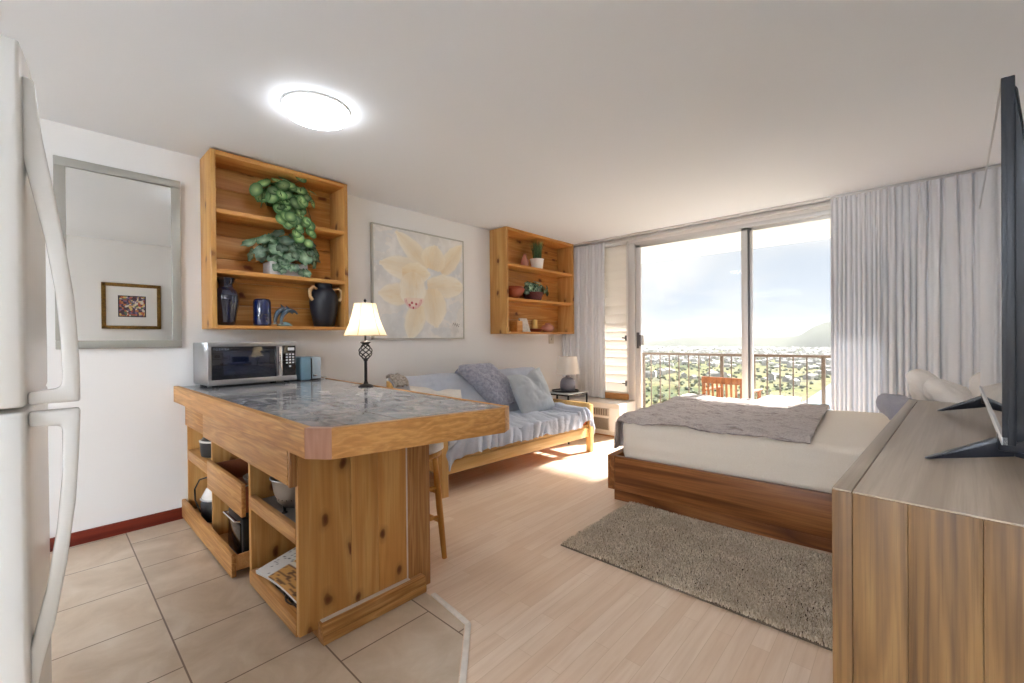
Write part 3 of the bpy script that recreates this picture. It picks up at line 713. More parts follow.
solo('shallow_dish', MB().lathe([(.07, .001), (.09, .02), (.102, .04), (.098, .042), (.08, .02), (0, .015)], (-3.50, 4.235, z), 30), M['reddish'], 'shallow reddish wooden dish under the candle on the lowest shelf', 'dish', (-3.50, 4.235, z), ang=60)
solo('candle', MB().lathe([(.03, 0), (.034, .004), (.034, .135), (.03, .14), (0, .136)], (-3.51, 4.245, z + .017), 20).tube([(-3.51, 4.245, z + .15), (-3.51, 4.247, z + .166)], .002, 6), M['candle'], 'yellow pillar candle standing in the reddish dish', 'candle', (-3.51, 4.245, z + .017), ang=60)
solo('vase', MB().lathe([(.05, .001), (.085, .035), (.09, .06), (.06, .09), (.03, .105), (.034, .118), (.022, .115), (0, .08)], (-3.46, 4.44, z), 28), M['pinkglass'], 'squat pinkish glazed vase right of the yellow candle', 'vase', (-3.46, 4.44, z), ang=60)

# light switch
sw = thing('light_switch', 'beige light switch plate on left wall below the far bookcase', 'switch', (XW, 4.76, 1.2))
obj('plate', MB().box(XW, XW + .008, 4.71, 4.82, 1.135, 1.255, .003), M['switch'], sw)
obj('toggle', MB().box(XW + .006, XW + .02, 4.755, 4.775, 1.18, 1.21, .003), M['switch'], sw)

# ------------------------------------------------------------------ orchid painting
py0, py1, pz0, pz1 = 2.05, 3.155, 1.209, 2.285
pt = thing('orchid_painting', 'large square canvas painting of cream orchids above the sofa', 'painting', (XW, 2.6, 1.209))
PET = [  # u0,v0,u1,v1,width,col,edge
    (.74, .66, .98, .95, .10, (242, 226, 190), .2), (.56, .70, .24, .96, .10, (244, 230, 200), .2),
    (.62, .68, .66, .90, .16, (242, 224, 184), .2), (.52, .62, .08, .67, .12, (240, 224, 196), .2),
    (.30, .60, .58, .62, .12, (243, 226, 184), .1), (.58, .50, 1.0, .53, .13, (246, 238, 216), .1),
    (.34, .40, .06, .40, .11, (240, 226, 196), .2), (.60, .46, .66, .12, .17, (241, 226, 196), .2),
    (.46, .30, .36, .0, .12, (243, 232, 204), .2), (.40, .62, .40, .28, .155, (247, 241, 226), .1)]
def painting_col(u, v):
    n = fbm(u * 4 + 3, v * 4, 1); n2 = fbm(u * 13, v * 9, 5)
    c = Vector((226 + 16 * n + 8 * n2, 223 + 14 * n + 8 * n2, 219 + 12 * n + 8 * n2))
    if n2 > .25: c = c.lerp(Vector((236, 234, 230)), .5)
    if fbm(u * 3 - 7, v * 5, 9) > .18: c = c.lerp(Vector((208, 213, 218)), .4)
    for k, (a, b, e, d, w, col, ed) in enumerate(PET):
        dx, dy = e - a, d - b; L = math.hypot(dx, dy); t = ((u - a) * dx + (v - b) * dy) / L / L; q = abs((u - a) * -dy + (v - b) * dx) / L
        q *= 1 + .12 * nz(u * 14 + k, v * 14)
        if not -.05 < t < 1.05: continue
        tt = min(1, max(0, t)); prof = w * (math.sin(PI * (.12 + .86 * tt)) ** .6)
        if k == 9: prof = w * math.sqrt(max(0, 1 - (2 * t - 1) ** 2)); 
        if q < prof:
            e_ = q / max(prof, 1e-4); base = Vector(col).lerp(Vector((246, 240, 228)), .6)
            base = base.lerp(Vector((222, 190, 138)), min(.8, .5 * (1 - tt) * (1 - .6 * e_) + .30 * max(0, nz(q * 70 + k, t * 4, k)) + .12 * max(0, fbm(u * 9, v * 9, k))))
            if dx * (v - b) - dy * (u - a) < 0: base = base.lerp(Vector((224, 208, 184)), .22)
            base = base.lerp(Vector((252, 249, 240)), .75 * max(0, e_ - .3) * (.3 + tt))
            if e_ > .9: base = base.lerp(Vector((214, 204, 188)), .35)
            c = c.lerp(base, .86 * min(1, (1 - e_) * 5 + .15))
    # lip centre
    d = math.hypot((u - .42) / .1, (v - .36) / .06)
    if d < 1 and v < .38: c = c.lerp(Vector((236, 206, 190)), .5)
    if abs(math.hypot((u - .40) / .085, (v - .37) / .085) - 1) < .16 and v < .37:
        c = c.lerp(Vector((190, 90, 96)), .55 * (0.5 + .5 * nz(u * 60, v * 60)))
    for (a, b) in ((.36, .31), (.40, .285), (.43, .32), (.385, .33)):
        if math.hypot(u - a, v - b) < .012: c = Vector((188, 84, 92))
    # squiggle signature
    if .86 < u < .95 and abs(v - .135 - .012 * math.sin(u * 260) + (u - .9) * .2) < .006: c = Vector((120, 112, 108))
    return (lin(max(0, min(255, c.x))), lin(max(0, min(255, c.y))), lin(max(0, min(255, c.z))), 1)
xf = XW + .032
obj('canvas', MB().sheet(lambda u, v: (xf, py0 + .012 + (py1 - py0 - .024) * u, pz0 + .012 + (pz1 - pz0 - .024) * v), 170, 170, 0, painting_col), M['paint'], pt, smooth=False)
g = MB().box(XW, xf + .006, py0, py0 + .014, pz0, pz1, .002).box(XW, xf + .006, py1 - .014, py1, pz0, pz1, .002).box(XW, xf + .006, py0, py1, pz0, pz0 + .014, .002).box(XW, xf + .006, py0, py1, pz1 - .014, pz1, .002).box(XW, xf - .004, py0 + .01, py1 - .01, pz0 + .01, pz1 - .01, 0)
obj('frame', g, M['canvasedge'], pt)

# ------------------------------------------------------------------ kitchen island cabinet
cb = thing('island_cabinet', 'open pine kitchen island cabinet with shelves and pulled-out drawers', 'cabinet', (-2.7, .97, 0))
CX0, CX1, CY0, CY1 = XW + .004, -1.75, .665, 1.195
obj('back_panel', MB().box(CX0, CX1 - .03, CY1 - .02, CY1, .03, .80, .002), M['pinex'], cb)
obj('side_panel', MB().box(CX0, CX0 + .02, CY0, CY1 - .02, .02, .80, .002), M['pinez'], cb)
for (a, b) in ((-3.045, -3.02), (-2.365, -2.335)):
    obj('divider', MB().box(a, b, CY0 + .004, CY1 - .02, .03, .80, .002), M['pinez'], cb)
ep = MB()
for (a, b) in ((.665, .88), (.8815, 1.008), (1.0095, 1.155)): ep.box(CX1 - .028, CX1, a, b, .045, .80, .0025)
obj('end_panel', ep, M['pinez'], cb)
obj('corner_post', MB().box(CX1 - .05, CX1 + .006, 1.158, 1.285, .0, .80, .003), M['firz'], cb)
obj('caulk_line', MB().box(CX1 - .002, CX1 + .004, 1.153, 1.159, .07, .80, .0).box(CX1, CX1 + .02, .745, 1.158, .073, .078, 0), M['caulk'], cb)
obj('plinth', MB().box(CX1 + .002, CX1 + .045, .735, 1.228, .0, .075, .003).box(CX1 + .04, CX1 + .052, .735, 1.228, .0, .035, .003), M['firy'], cb)
obj('toe_base', MB().box(CX0, CX1 - .01, .74, CY1 - .02, 0, .04, .002), M['firz'], cb)
obj('apron', MB().box(CX0, -3.09, .655, .68, .635, .80, .002), M['fir'], cb)
obj('apron', MB().box(-3.075, -1.775, .635, .66, .64, .80, .003), M['fir'], cb)
obj('apron_cleat', MB().box(-1.772, CX1 - .004, .637, .664, .635, .80, .002), M['firz'], cb)
# bay shelves
obj('shelf', MB().box(CX0 + .02, -3.045, CY0 - .002, CY1 - .02, .40, .465, .003), M['fir'], cb)
s3 = obj('shelf', MB().box(-2.335, CX1 - .028, CY0 - .002, CY0 + .025, .40, .462, .003).box(-2.335, CX1 - .028, CY0 + .02, CY1 - .02, .41, .43, 0), M['fir'], cb)
obj('shelf_liner', MB().box(-2.33, CX1 - .03, CY0 + .026, CY1 - .022, .43, .433, 0), M['greyliner'], s3)
s4 = obj('bottom_shelf', MB().box(-2.335, CX1 - .028, CY0 - .002, CY0 + .03, .035, .105, .003).box(-2.335, CX1 - .028, CY0 + .03, CY1 - .02, .04, .06, 0), M['fir'], cb)
obj('shelf_liner', MB().box(-2.33, CX1 - .03, CY0 + .03, CY1 - .022, .06, .063, 0), M['greyliner'], s4)
# middle drawer, pulled out a little
dm = obj('drawer', MB().box(-3.015, -2.372, .640, .660, .35, .512, .003), M['fir'], cb)
obj('drawer_box', MB().box(-3.005, -2.988, .66, 1.18, .365, .49, .002).box(-2.40, -2.383, .66, 1.18, .365, .49, .002).box(-2.99, -2.4, .66, 1.18, .365, .378, 0).box(-2.99, -2.4, 1.165, 1.18, .365, .49, .002), plain('reddish_drawer_side', rgb(158, 92, 60), .5), dm)
dl = obj('drawer', MB().box(CX0 + .012, -2.50, .628, .65, .015, .135, .004), M['fir'], cb)
obj('drawer_box', MB().box(CX0 + .03, -2.52, .65, 1.2, .042, .055, 0).box(-2.52, -2.505, .65, 1.2, .042, .12, .002), M['pinex'], dl)
dl.rotation_euler.z = 0

# countertop
ct = thing('countertop', 'tiled bar countertop with wooden edge band and clipped corners', 'countertop', (-2.5, 1.0, .8))
out_poly = [(XW + .003, .594), (-1.512, .597), (-1.433, .655), (-1.276, 1.335), (-1.31, 1.40), (XW + .003, 1.55)]
def inset(poly, d):
    n = len(poly); res = []
    for i in range(n):
        p0, p1_, p2_ = (Vector(poly[(i - 1) % n]), Vector(poly[i]), Vector(poly[(i + 1) % n]))
        e1 = (p1_ - p0).normalized(); e2 = (p2_ - p1_).normalized(); n1 = Vector((-e1.y, e1.x)); n2 = Vector((-e2.y, e2.x))
        b = (n1 + n2); b = b / max(.2, b.dot(n1)); res.append(tuple(p1_ + b * d))
    return res
inn = inset(out_poly, .03); inn[0] = (XW + .003, .624); inn[5] = (XW + .003, 1.543); inn[4] = (-1.318, 1.393)
obj('tile_top', MB().prism(inn, 'z', .802, .9), M['counter'], ct, smooth=False)
segs = [(0, 1, 'fir'), (1, 2, 'pinkwood'), (2, 3, 'firy'), (3, 4, 'firy'), (4, 5, 'fir')]
for a, b, mm in segs:
    q = [out_poly[a], out_poly[b], inn[b], inn[a]]
    obj('edge_band', MB().prism(q, 'z', .80, .905, .002), M[mm], ct)

# microwave on the counter
mw = thing('microwave', 'stainless steel microwave with black door on the counter', 'microwave', (-3.45, .97, .9))
rot = Matrix.Translation((-3.295, .712, .905)) @ Matrix.Rotation(math.radians(3), 4, 'Z')
def L(mb): mb.M = rot; return mb
obj('body', L(MB()).box(-.315, -.02, 0, .555, .012, .292, .006), M['steel'], mw)
dr = obj('door', L(MB()).box(-.02, .0, 0, .555, .012, .048, .004).box(-.02, 0, 0, .555, .262, .292, .004).box(-.02, -.001, 0, .022, .012, .292, .004), M['steel'], mw)
obj('door_glass', L(MB()).box(-.018, .002, .02, .415, .047, .263, .003), M['blackgloss'], mw)
obj('window', L(MB()).box(.001, .0035, .085, .37, .078, .232, .001), plain('microwave_window', rgb(20, 30, 56), .12, coat=.8, var=(9, .6)), mw)
obj('handle', L(MB()).box(.008, .026, .42, .446, .05, .262, .006).box(-.01, .012, .425, .44, .06, .08, .002).box(-.01, .012, .425, .44, .23, .25, .002), M['chrome'], mw)
cp = obj('control_panel', L(MB()).box(-.018, .001, .452, .548, .047, .263, .003), M['blackgloss'], mw)
obj('display', L(MB()).box(0, .003, .492, .538, .228, .25, .001), M['btn'], cp)
kb = L(MB())
for i in range(3):
    for j in range(4): kb.box(0, .0025, .478 + i * .022, .492 + i * .022, .135 + j * .02, .146 + j * .02, .001)
kb.box(0, .0025, .5, .514, .108, .12, .001)
obj('keypad', kb, M['btn'], cp)
for (a, b) in ((-.04, .05), (-.04, .5), (-.28, .05), (-.28, .5)): obj('foot', L(MB()).lathe([(.018, -.0045), (.02, .0), (.02, .014)], (a, b, .0), 16), M['blackplastic'], mw)
tx = bpy.data.curves.new('lettering', 'FONT'); tx.body = 'TOSHIBA'; tx.size = .019; tx.extrude = .0004; tx.space_character = 1.25
t0 = bpy.data.objects.new('lettering_curve', tx); COL.objects.link(t0); bpy.context.view_layer.update()
tme = bpy.data.meshes.new_from_object(t0.evaluated_get(bpy.context.evaluated_depsgraph_get())); bpy.data.objects.remove(t0)
to = bpy.data.objects.new('lettering', tme); COL.objects.link(to); to.parent = mw; tme.materials.clear(); tme.materials.append(M['mwtext'])
to.matrix_parent_inverse = Matrix.Identity(4)
to.matrix_local = Matrix.Translation(-Vector(mw.location)) @ rot @ Matrix.Translation((.0035, .028, .240)) @ Matrix(((0, 0, 1, 0), (1, 0, 0, 0), (0, 1, 0, 0), (0, 0, 0, 1)))

# pair of small blue-grey appliances (toaster seen end-on)
ts = thing('toaster', 'blue-grey toaster with dark lever slot right of the microwave', 'toaster', (-3.44, 1.37, .9))
ty0, ty1 = 1.302, 1.466
obj('shell', MB().box(-3.58, -3.345, ty0, ty0 + .078, .905, 1.082, .012, 3), M['speaker'], ts)
obj('shell', MB().box(-3.58, -3.365, ty0 + .09, ty1, .905, 1.078, .014, 3), M['speakerlt'], ts)
obj('lever_slot', MB().box(-3.57, -3.37, ty0 + .074, ty0 + .094, .91, 1.07, .002), M['blackplastic'], ts)
obj('lever', MB().box(-3.38, -3.35, ty0 + .098, ty0 + .125, .93, .945, .003), M['chrome'], ts)
obj('foot_base', MB().box(-3.57, -3.36, ty0 + .006, ty1 - .006, .9, .912, .003), M['blackplastic'], ts)
obj('cord', MB().tube([(-3.4, 1.44, .912), (-3.38, 1.49, .905), (-3.42, 1.53, .915), (-3.5, 1.52, .91), (-3.6, 1.47, .906)], .004, 8), M['cord'], ts)

# table lamp on counter
LX, LY = -2.62, 1.43
tl = thing('table_lamp', 'black wrought iron buffet lamp with birdcage stem and cream shade on the counter', 'lamp', (LX, LY, .9))
obj('base', MB().lathe([(.046, 0), (.048, .005), (.036, .011), (.016, .018), (.010, .035)], (LX, LY, .9), 28), M['blackmetal'], tl)
st = MB().tube([(LX, LY, .93), (LX, LY, 1.075)], .0095, 12)
obj('neck', MB().tube([(LX, LY, 1.178), (LX, LY, 1.262)], .007, 10).lathe([(.004, 1.172), (.02, 1.176), (.034, 1.19), (.03, 1.194), (.008, 1.198)], (LX, LY, 0), 20), M['blackmetal'], tl)
st.lathe([(.006, 1.06), (.014, 1.07), (.014, 1.078), (.006, 1.084)], (LX, LY, 0), 16)
obj('pole', st, M['blackmetal'], tl)
cg = MB()
for k in range(6):
    pts = []
    for i in range(15):
        t = i / 14; a = 2 * PI * k / 6 + t * PI * 1.1; r = .006 + .036 * math.sin(PI * t) ** .8
        pts.append((LX + r * math.cos(a), LY + r * math.sin(a), 1.075 + .105 * t))
    cg.tube(pts, .0038, 7)
obj('birdcage_knot', cg, M['blackmetal'], tl)
vs = []
prof = [(.135, 1.232), (.128, 1.25), (.105, 1.30), (.085, 1.36), (.072, 1.42), (.068, 1.442)]
shm = MB().lathe([(r, z) for r, z in prof] + [(r - .0025, z) for r, z in prof[::-1]], (LX, LY, 0), 6 * 6, closed=True)
sh = obj('lamp_shade', shm, M['shade'], tl)
rb = MB()
for k in range(6):
    a = 2 * PI * k / 6 + .2
    rb.tube([(LX + r * math.cos(a), LY + r * math.sin(a), z) for r, z in prof], .0022, 6)
rb.tube([(LX + .135 * math.cos(2 * PI * i / 36), LY + .135 * math.sin(2 * PI * i / 36), 1.233) for i in range(37)], .0025, 6)
obj('shade_ribs', rb, plain('shade_trim', rgb(206, 186, 148), .7), sh)
obj('finial', MB().tube([(LX, LY, 1.25), (LX, LY, 1.455)], .003, 8).lathe([(0, 1.448), (.008, 1.455), (.009, 1.463), (.004, 1.47), (0, 1.476)], (LX, LY, 0), 14).tube([(LX - .068, LY, 1.44), (LX + .068, LY, 1.44)], .002, 6).tube([(LX, LY - .068, 1.44), (LX, LY + .068, 1.44)], .002, 6), M['blackmetal'], tl)
obj('bulb', MB().lathe([(.012, 1.262), (.014, 1.28), (.03, 1.32), (.026, 1.345), (0, 1.36)], (LX, LY, 0), 16), emis('lit_bulb', (1, .92, .8, 1), 22), tl)

# ------------------------------------------------------------------ things in the cabinet
# top left shelf: black slow cooker with pale rim
z = .465
sc_ = thing('slow_cooker', 'black lidded cooker with pale rim on the upper left cabinet shelf', 'cooker', (-3.31, .782, z))
obj('body', MB().lathe([(.09, 0.001), (.108, .01), (.114, .08), (.115, .10)], (-3.31, .782, z), 28), M['blackplastic'], sc_)
obj('rim', MB().lathe([(.108, .098), (.118, .10), (.118, .107), (.108, .11)], (-3.31, .782, z), 28, True), M['platewhite'], sc_)
obj('lid', MB().lathe([(.11, .108), (.09, .135), (.03, .145), (.014, .148), (.014, .158), (.026, .162), (.02, .168), (0, .168)], (-3.31, .782, z), 28), M['blackgloss'], sc_)
for s in (-1, 1): obj('handle', MB().tube([(-3.31 + s * .118, .745, z + .07), (-3.31 + s * .16, .755, z + .075), (-3.31 + s * .16, .795, z + .075), (-3.31 + s * .118, .805, z + .07)], .009, 8), M['blackplastic'], sc_)
z = .055
bl = thing('coffee_maker', 'black coffee maker with white lid and looped cord, lower left of the cabinet', 'coffee maker', (-3.32, .79, z))
obj('body', MB().lathe([(.10, 0.001), (.115, .01), (.12, .11), (.10, .15)], (-3.32, .79, z), 28), M['blackplastic'], bl)
obj('lid', MB().lathe([(.112, .14), (.115, .15), (.09, .20), (.05, .225), (0, .23)], (-3.32, .79, z), 28), M['platewhite'], bl)
obj('band', MB().lathe([(.118, .135), (.123, .14), (.118, .147)], (-3.32, .79, z), 28), M['chrome'], bl)
obj('top_knob', MB().lathe([(.045, .22), (.05, .24), (.05, .285), (.03, .305), (0, .305)], (-3.31, .79, z), 20), M['blackplastic'], bl)
obj('cord', MB().tube([(-3.2, .76, z + .26), (-3.32, .72, z + .28), (-3.44, .69, z + .24), (-3.53, .68, z + .16), (-3.52, .68, z + .09), (-3.40, .685, z + .04)], .005, 8), M['blackplastic'], bl)
# plates in the middle drawer
pc = []
for k in range(4):
    pr = [(.05, 0), (.06, .003), (.08, .006), (.106, .018), (.108, .021), (.08, .011), (0, .007)]
    c = (-2.515, .79, .379 + k * .012 + (.0 if k < 2 else .0))
    solo('plate', MB().lathe(pr, c, 36), M['platewhite'], ['white plate at the bottom of the drawer stack', 'white plate second from bottom of the drawer stack', 'white plate second from top of the drawer stack', 'white plate topmost of the stack in the middle drawer'][k], 'plate', c, 'plates stacked in the drawer', ang=60)
bw = solo('bowl', MB().lathe([(.035, 0), (.04, .004), (.085, .045), (.10, .075), (.096, .075), (.08, .045), (0, .01)], (-2.515, .79, .426), 36), plain('pale_grey_china', rgb(206, 204, 200), .25), 'pale shallow bowl on the plates in the middle drawer', 'bowl', (-2.515, .79, .426), ang=60)
# black glass appliance in low drawer
bx = thing('toaster_oven', 'small black toaster oven with chrome edge in the bottom drawer', 'appliance', (-2.67, .81, .056))
obj('body', MB().box(-2.80, -2.54, .69, .93, .06, .28, .01), M['blackplastic'], bx)
obj('glass_door', MB().box(-2.78, -2.56, .682, .692, .085, .25, .004), M['blackgloss'], bx)
obj('handle', MB().tube([(-2.77, .686, .262), (-2.77, .664, .268), (-2.57, .664, .268), (-2.57, .686, .262)], .006, 8), M['chrome'], bx)
for (a, b) in ((-2.77, .72), (-2.57, .72), (-2.57, .90), (-2.77, .90)): obj('foot', MB().lathe([(.012, .0), (.014, .008)], (a, b, .055), 10), M['blackplastic'], bx)
# colander on shelf
z = .433
co = thing('colander', 'steel colander on feet on the right cabinet shelf', 'colander', (-2.03, .80, z))
CCX, CCY = -2.05, .782
obj('basket', MB().lathe([(.0, .03), (.06, .03), (.085, .055), (.10, .10), (.108, .155), (.116, .16), (.113, .164), (.104, .16), (.095, .10), (.08, .06), (.055, .036), (0, .036)], (CCX, CCY, z), 40), M['steel'], co, ang=60)
holes = MB()
for i in range(28):
    for j in range(4):
        a = 2 * PI * i / 28; zz = .075 + .02 * j; r = .093 + (.02 * j) * .16 + .001
        t = Vector((math.cos(a), math.sin(a), 0)); p = Vector((CCX, CCY, z + zz)) + t * r; w = Vector((-t.y, t.x, 0)) * .0032; u = Vector((0, 0, .0032))
        holes.add([p - w, p - u, p + w, p + u, p - t * .004], [(0, 1, 2, 3), (0, 1, 4), (1, 2, 4), (2, 3, 4), (3, 0, 4)])
obj('perforations', holes, M['blackplastic'], co, smooth=False)
for k in range(3):
    a = 2 * PI * k / 3 + .4
    obj('foot', MB().lathe([(.012, .001), (.012, .006), (.006, .01), (.006, .034)], (CCX + .058 * math.cos(a), CCY + .058 * math.sin(a), z), 12), M['blackplastic'], co)
pn = thing('saucepan', 'black-handled saucepan behind the steel colander', 'pan', (-2.05, 1.08, z))
obj('pot', MB().lathe([(.0, .001), (.09, .001), (.095, .01), (.095, .10), (.098, .104), (.09, .1), (.088, .012), (0, .01)], (-2.05, 1.06, z), 32), M['steel'], pn)
obj('handle', MB().tube([(-2.10, .98, z + .09), (-2.2, .89, z + .14), (-2.29, .775, z + .155)], [.011, .012, .012], 10), M['blackplastic'], pn)
# magazines and wicker tray on bottom shelf
z = .063
wt = thing('wicker_tray', 'dark woven oval tray leaning at the bottom of the cabinet', 'tray', (-1.9, .80, z))
g = MB(); 
for s in (1, .8, .6, .4): g.tube([(-1.93 + .11 * s * math.cos(2 * PI * i / 40), .80 + .115 * s * math.sin(2 * PI * i / 40), z + .012 + (.018 if s == 1 else 0)) for i in range(41)], .011 if s < 1 else .014, 7)
obj('rings', g, M['wicker'], wt)
g = MB()
for k in range(12): a = 2 * PI * k / 12; g.tube([(-1.93, .80, z + .01), (-1.93 + .11 * math.cos(a), .80 + .115 * math.sin(a), z + .012)], .007, 6)
obj('spokes', g, M['wicker'], wt)
bk = solo('book', MB().box(-.13, .13, -.1, .1, 0, .03, .002), plain('dark_book', rgb(46, 40, 38), .5), 'dark book under the magazine on the bottom cabinet shelf', 'book', (-2.06, 1.0, z + .001), rz=.2, local=True)
def magc(u, v):
    if u < .34:
        c = (226, 224, 222)
        if nz(u * 40, v * 40) > .35: c = (110, 112, 116)
    else:
        k = nz(u * 6, v * 22, 2); c = (206, 156, 92) if k > -.1 else (120, 88, 62)
        if abs(v - .5) < .04: c = (232, 224, 210)
    return rgb(*c)
mg = thing('magazine', 'open white magazine with food photo on bottom cabinet shelf', 'magazine', (-2.07, .83, z + .13))
mgf = lambda u, v: (-2.27 + .40 * u, .668 + .20 * v + .03 * u, z + .06 + .02 * math.sin(PI * u * .9) + .05 * v)
obj('cover', MB().sheet(mgf, 40, 30, .004, magc), M['paint'], mg)
obj('pages', MB().sheet(lambda u, v: tuple(Vector(mgf(u, v)) - Vector((0, 0, .005))), 20, 14, .012), M['magwhite'], mg)
bk2 = solo('tea_towel', MB().sheet(lambda u, v: (-2.2 + .22 * u, .72 + .2 * v, z + .040 + .008 * nz(u * 5, v * 5) + .02 * v), 16, 16, .035), plain('dark_towel', rgb(60, 56, 54), .9), 'folded dark tea towel under the open magazine', 'towel', (-2.05, .9, z))

# ------------------------------------------------------------------ bar stool
SX, SY = -2.0, 1.385
so = thing('bar_stool', 'wooden bar stool with white seat tucked behind the counter', 'stool', (SX, SY, 0))
obj('seat', MB().lathe([(0, .565), (.132, .565), (.138, .575), (.135, .595), (0, .597)], (SX, SY, 0), 36), M['stool'], so)
obj('seat_pad', MB().lathe([(.132, .595), (.15, .605), (.148, .636), (.12, .65), (0, .656)], (SX, SY, 0), 36), M['whitecush'], so, ang=60)
def dirk(i):
    a = math.radians(42.65) + i * PI / 2; return Vector((math.cos(a), math.sin(a), 0))
def lerp3(i, z):
    t = z / .57; d = dirk(i); r = .150 * (1 - t) + .10 * t
    if i == 3: r = .105 * (1 - t) + .09 * t
    return tuple(Vector((SX, SY, z)) + d * r)
for i in range(4): obj('leg', MB().tube([lerp3(i, 0), lerp3(i, .28), lerp3(i, .57)], [.014, .018, .015], 12), M['stool'], so)
for i in range(4):
    j = (i + 1) % 4; zz = .20 if i % 2 == 0 else .23
    for dz in (0, .16): obj('rung', MB().tube([lerp3(i, zz + dz), tuple((Vector(lerp3(i, zz + dz)) + Vector(lerp3(j, zz + dz))) / 2), lerp3(j, zz + dz)], [.009, .012, .009], 10), M['stool'], so)

# ------------------------------------------------------------------ futon sofa (local coordinates: x<0 to the wall, y along)
FR = math.radians(-3.6)
fu = thing('futon_sofa', 'pine futon sofa with blue-grey crumpled cover along the left wall', 'sofa', (-2.60, 2.03, 0), FR)
LW, DP = 1.93, .78
def FO(name, mb, m, ang=38): return obj(name, mb, m, fu, local=True, ang=ang)
for y in (0.0, LW - .06):
    FO('post', MB().box(-.055, .0, y, y + .06, 0, .50, .004), M['futonwoodz'])
    FO('post', MB().box(-DP, -DP + .055, y, y + .06, 0, .50, .004), M['futonwoodz'])
    FO('armrest', MB().box(-DP + .03, -.02, y + .01, y + .05, .43, .515, .006), M['futonwood'])
    FO('side_rail', MB().box(-DP + .03, -.03, y + .01, y + .05, .17, .25, .004), M['futonwood'])
    sl = MB()
    for k in range(6): sl.box(-DP + .12 + k * .1, -DP + .15 + k * .1, y + .02, y + .04, .25, .43, .002)
    FO('arm_slats', sl, M['futonwoodz'])
FO('front_rail', MB().box(-.042, -.012, .06, LW - .06, .165, .262, .004), M['futonwood'])
FO('back_rail', MB().box(-DP + .01, -DP + .04, .06, LW - .06, .165, .262, .004), M['futonwood'])
FO('seat_lip', MB().box(-.07, -.02, .06, LW - .06, .262, .29, .004), M['futonwood'])
sl = MB()
for k in range(10): sl.box(-DP + .06, -.06, .12 + k * .18, .18 + k * .18, .24, .262, .002)
FO('seat_slats', sl, M['futonwood'])
bf = MB().bar((-.885, .02, .80), (-.885, LW - .02, .80), .03, .06)
for y in (.05, LW * .36, LW * .66, LW - .05): bf.bar((-.73, y, .26), (-.885, y, .82), .05, .025)
FO('back_frame', bf, M['futonwood'])
# orange mattress underside / core
FO('mattress_core', MB().box(-.72, -.03, .07, LW - .07, .27, .36, .03, 3), plain('orange_mattress', rgb(190, 104, 52), .9))
def seatf(u, v):
    # u along y, v from back (0) to front edge and over (1)
    y = .045 + (LW - .09) * u
    if v < .8: t = v / .8; x = -.70 + .70 * t; zz = .44 - .0 * t
    else: t = (v - .8) / .2; a = t * PI / 2; x = .0 + .03 * math.sin(a) + .0; zz = .44 - .05 * (1 - math.cos(a)) - .085 * t
    fold = .024 * fbm(y * 3.2 + .6 * v, v * 2.0, 2.7) + .034 * abs(nz(y * 11 + 3 * v, v * 1.8, 4)) * (.25 + v) - .01
    e = min(u, 1 - u) * LW
    edge = -.09 * max(0, 1 - e / .09) ** 2
    drop = .035 * nz(y * 2.3, 9.1) if v > .8 else 0
    if u > .88 and v > .35: zz += .055 * math.sin(PI * min(1, (u - .88) / .12)) ; fold += .012 * math.sin(y * 95)
    zz -= .03 * math.exp(-((v - .75) / .25) ** 2) * .5
    return (x + (fold * .9 if v > .8 else 0), y, zz + fold + edge + drop * max(0, (v - .8) * 5))
FO('seat_cover', MB().sheet(seatf, 170, 60, .012), M['futoncover'], 80)
FO('seat_mattress', MB().box(-.70, .0, .07, LW - .07, .33, .425, .035, 3), M['futoncover'])
def backf(u, v):
    y = .03 + (LW - .06) * u
    bulge = .045 * (math.sin(PI * min(max(u, .0), 1)) ** .3) * math.sin(PI * v) ** .5
    x = -.60 - .20 * v + bulge * .9; zz = .40 + .46 * v + bulge * .3
    if v > .93: x -= (v - .93) / .07 * .09; zz += .018 * math.sin(PI * (v - .93) / .07)
    f = .018 * fbm(y * 2.6, v * 2.2, 6.2) + .008 * nz(y * 14, v * 3, 1.5)
    return (x + f, y, zz + f * .5)
FO('back_mattress', MB().sheet(backf, 120, 40, .09), M['futoncover'], 80)

# loose things on the sofa (world coordinates)
def FW(x, y, z): 
    c, s = math.cos(FR), math.sin(FR); return Vector((-2.60 + c * x - s * y, 2.03 + s * x + c * y, z))
def cushion(name, mat, label, w, h, t, c, tilt, yaw, roll, seed, wr=.022, pinch=.05, rd=0):
    mb = MB().pillow(w, h, t, seed, 40, wr, pinch, rd, 0 if rd else 1)
    o = solo(name, mb, mat, label, 'pillow' if 'pillow' in name else 'cushion', (0, 0, 0), local=True, ang=75)
    # local pillow: width->y, height->z, thickness->x
    R = Matrix.Rotation(yaw, 4, 'Z') @ Matrix.Rotation(tilt, 4, 'Y') @ Matrix.Rotation(roll, 4, 'X') @ Matrix(((0, 0, 1, 0), (1, 0, 0, 0), (0, 1, 0, 0), (0, 0, 0, 1)))
    o.matrix_world = Matrix.Translation(c) @ R
    return o
cushion('cushion', M['lightcush'], 'pale grey square cushion leaning on the sofa back, nearest the window', .50, .48, .24, FW(-.45, 1.46, .635), math.radians(-23), FR + math.radians(-4), math.radians(8), 2)
cushion('cushion', M['whitecush'], 'off-white cushion lying against the sofa back, nearest the counter', .54, .34, .17, FW(-.56, .36, .62), math.radians(-34), FR, math.radians(-10), 5)
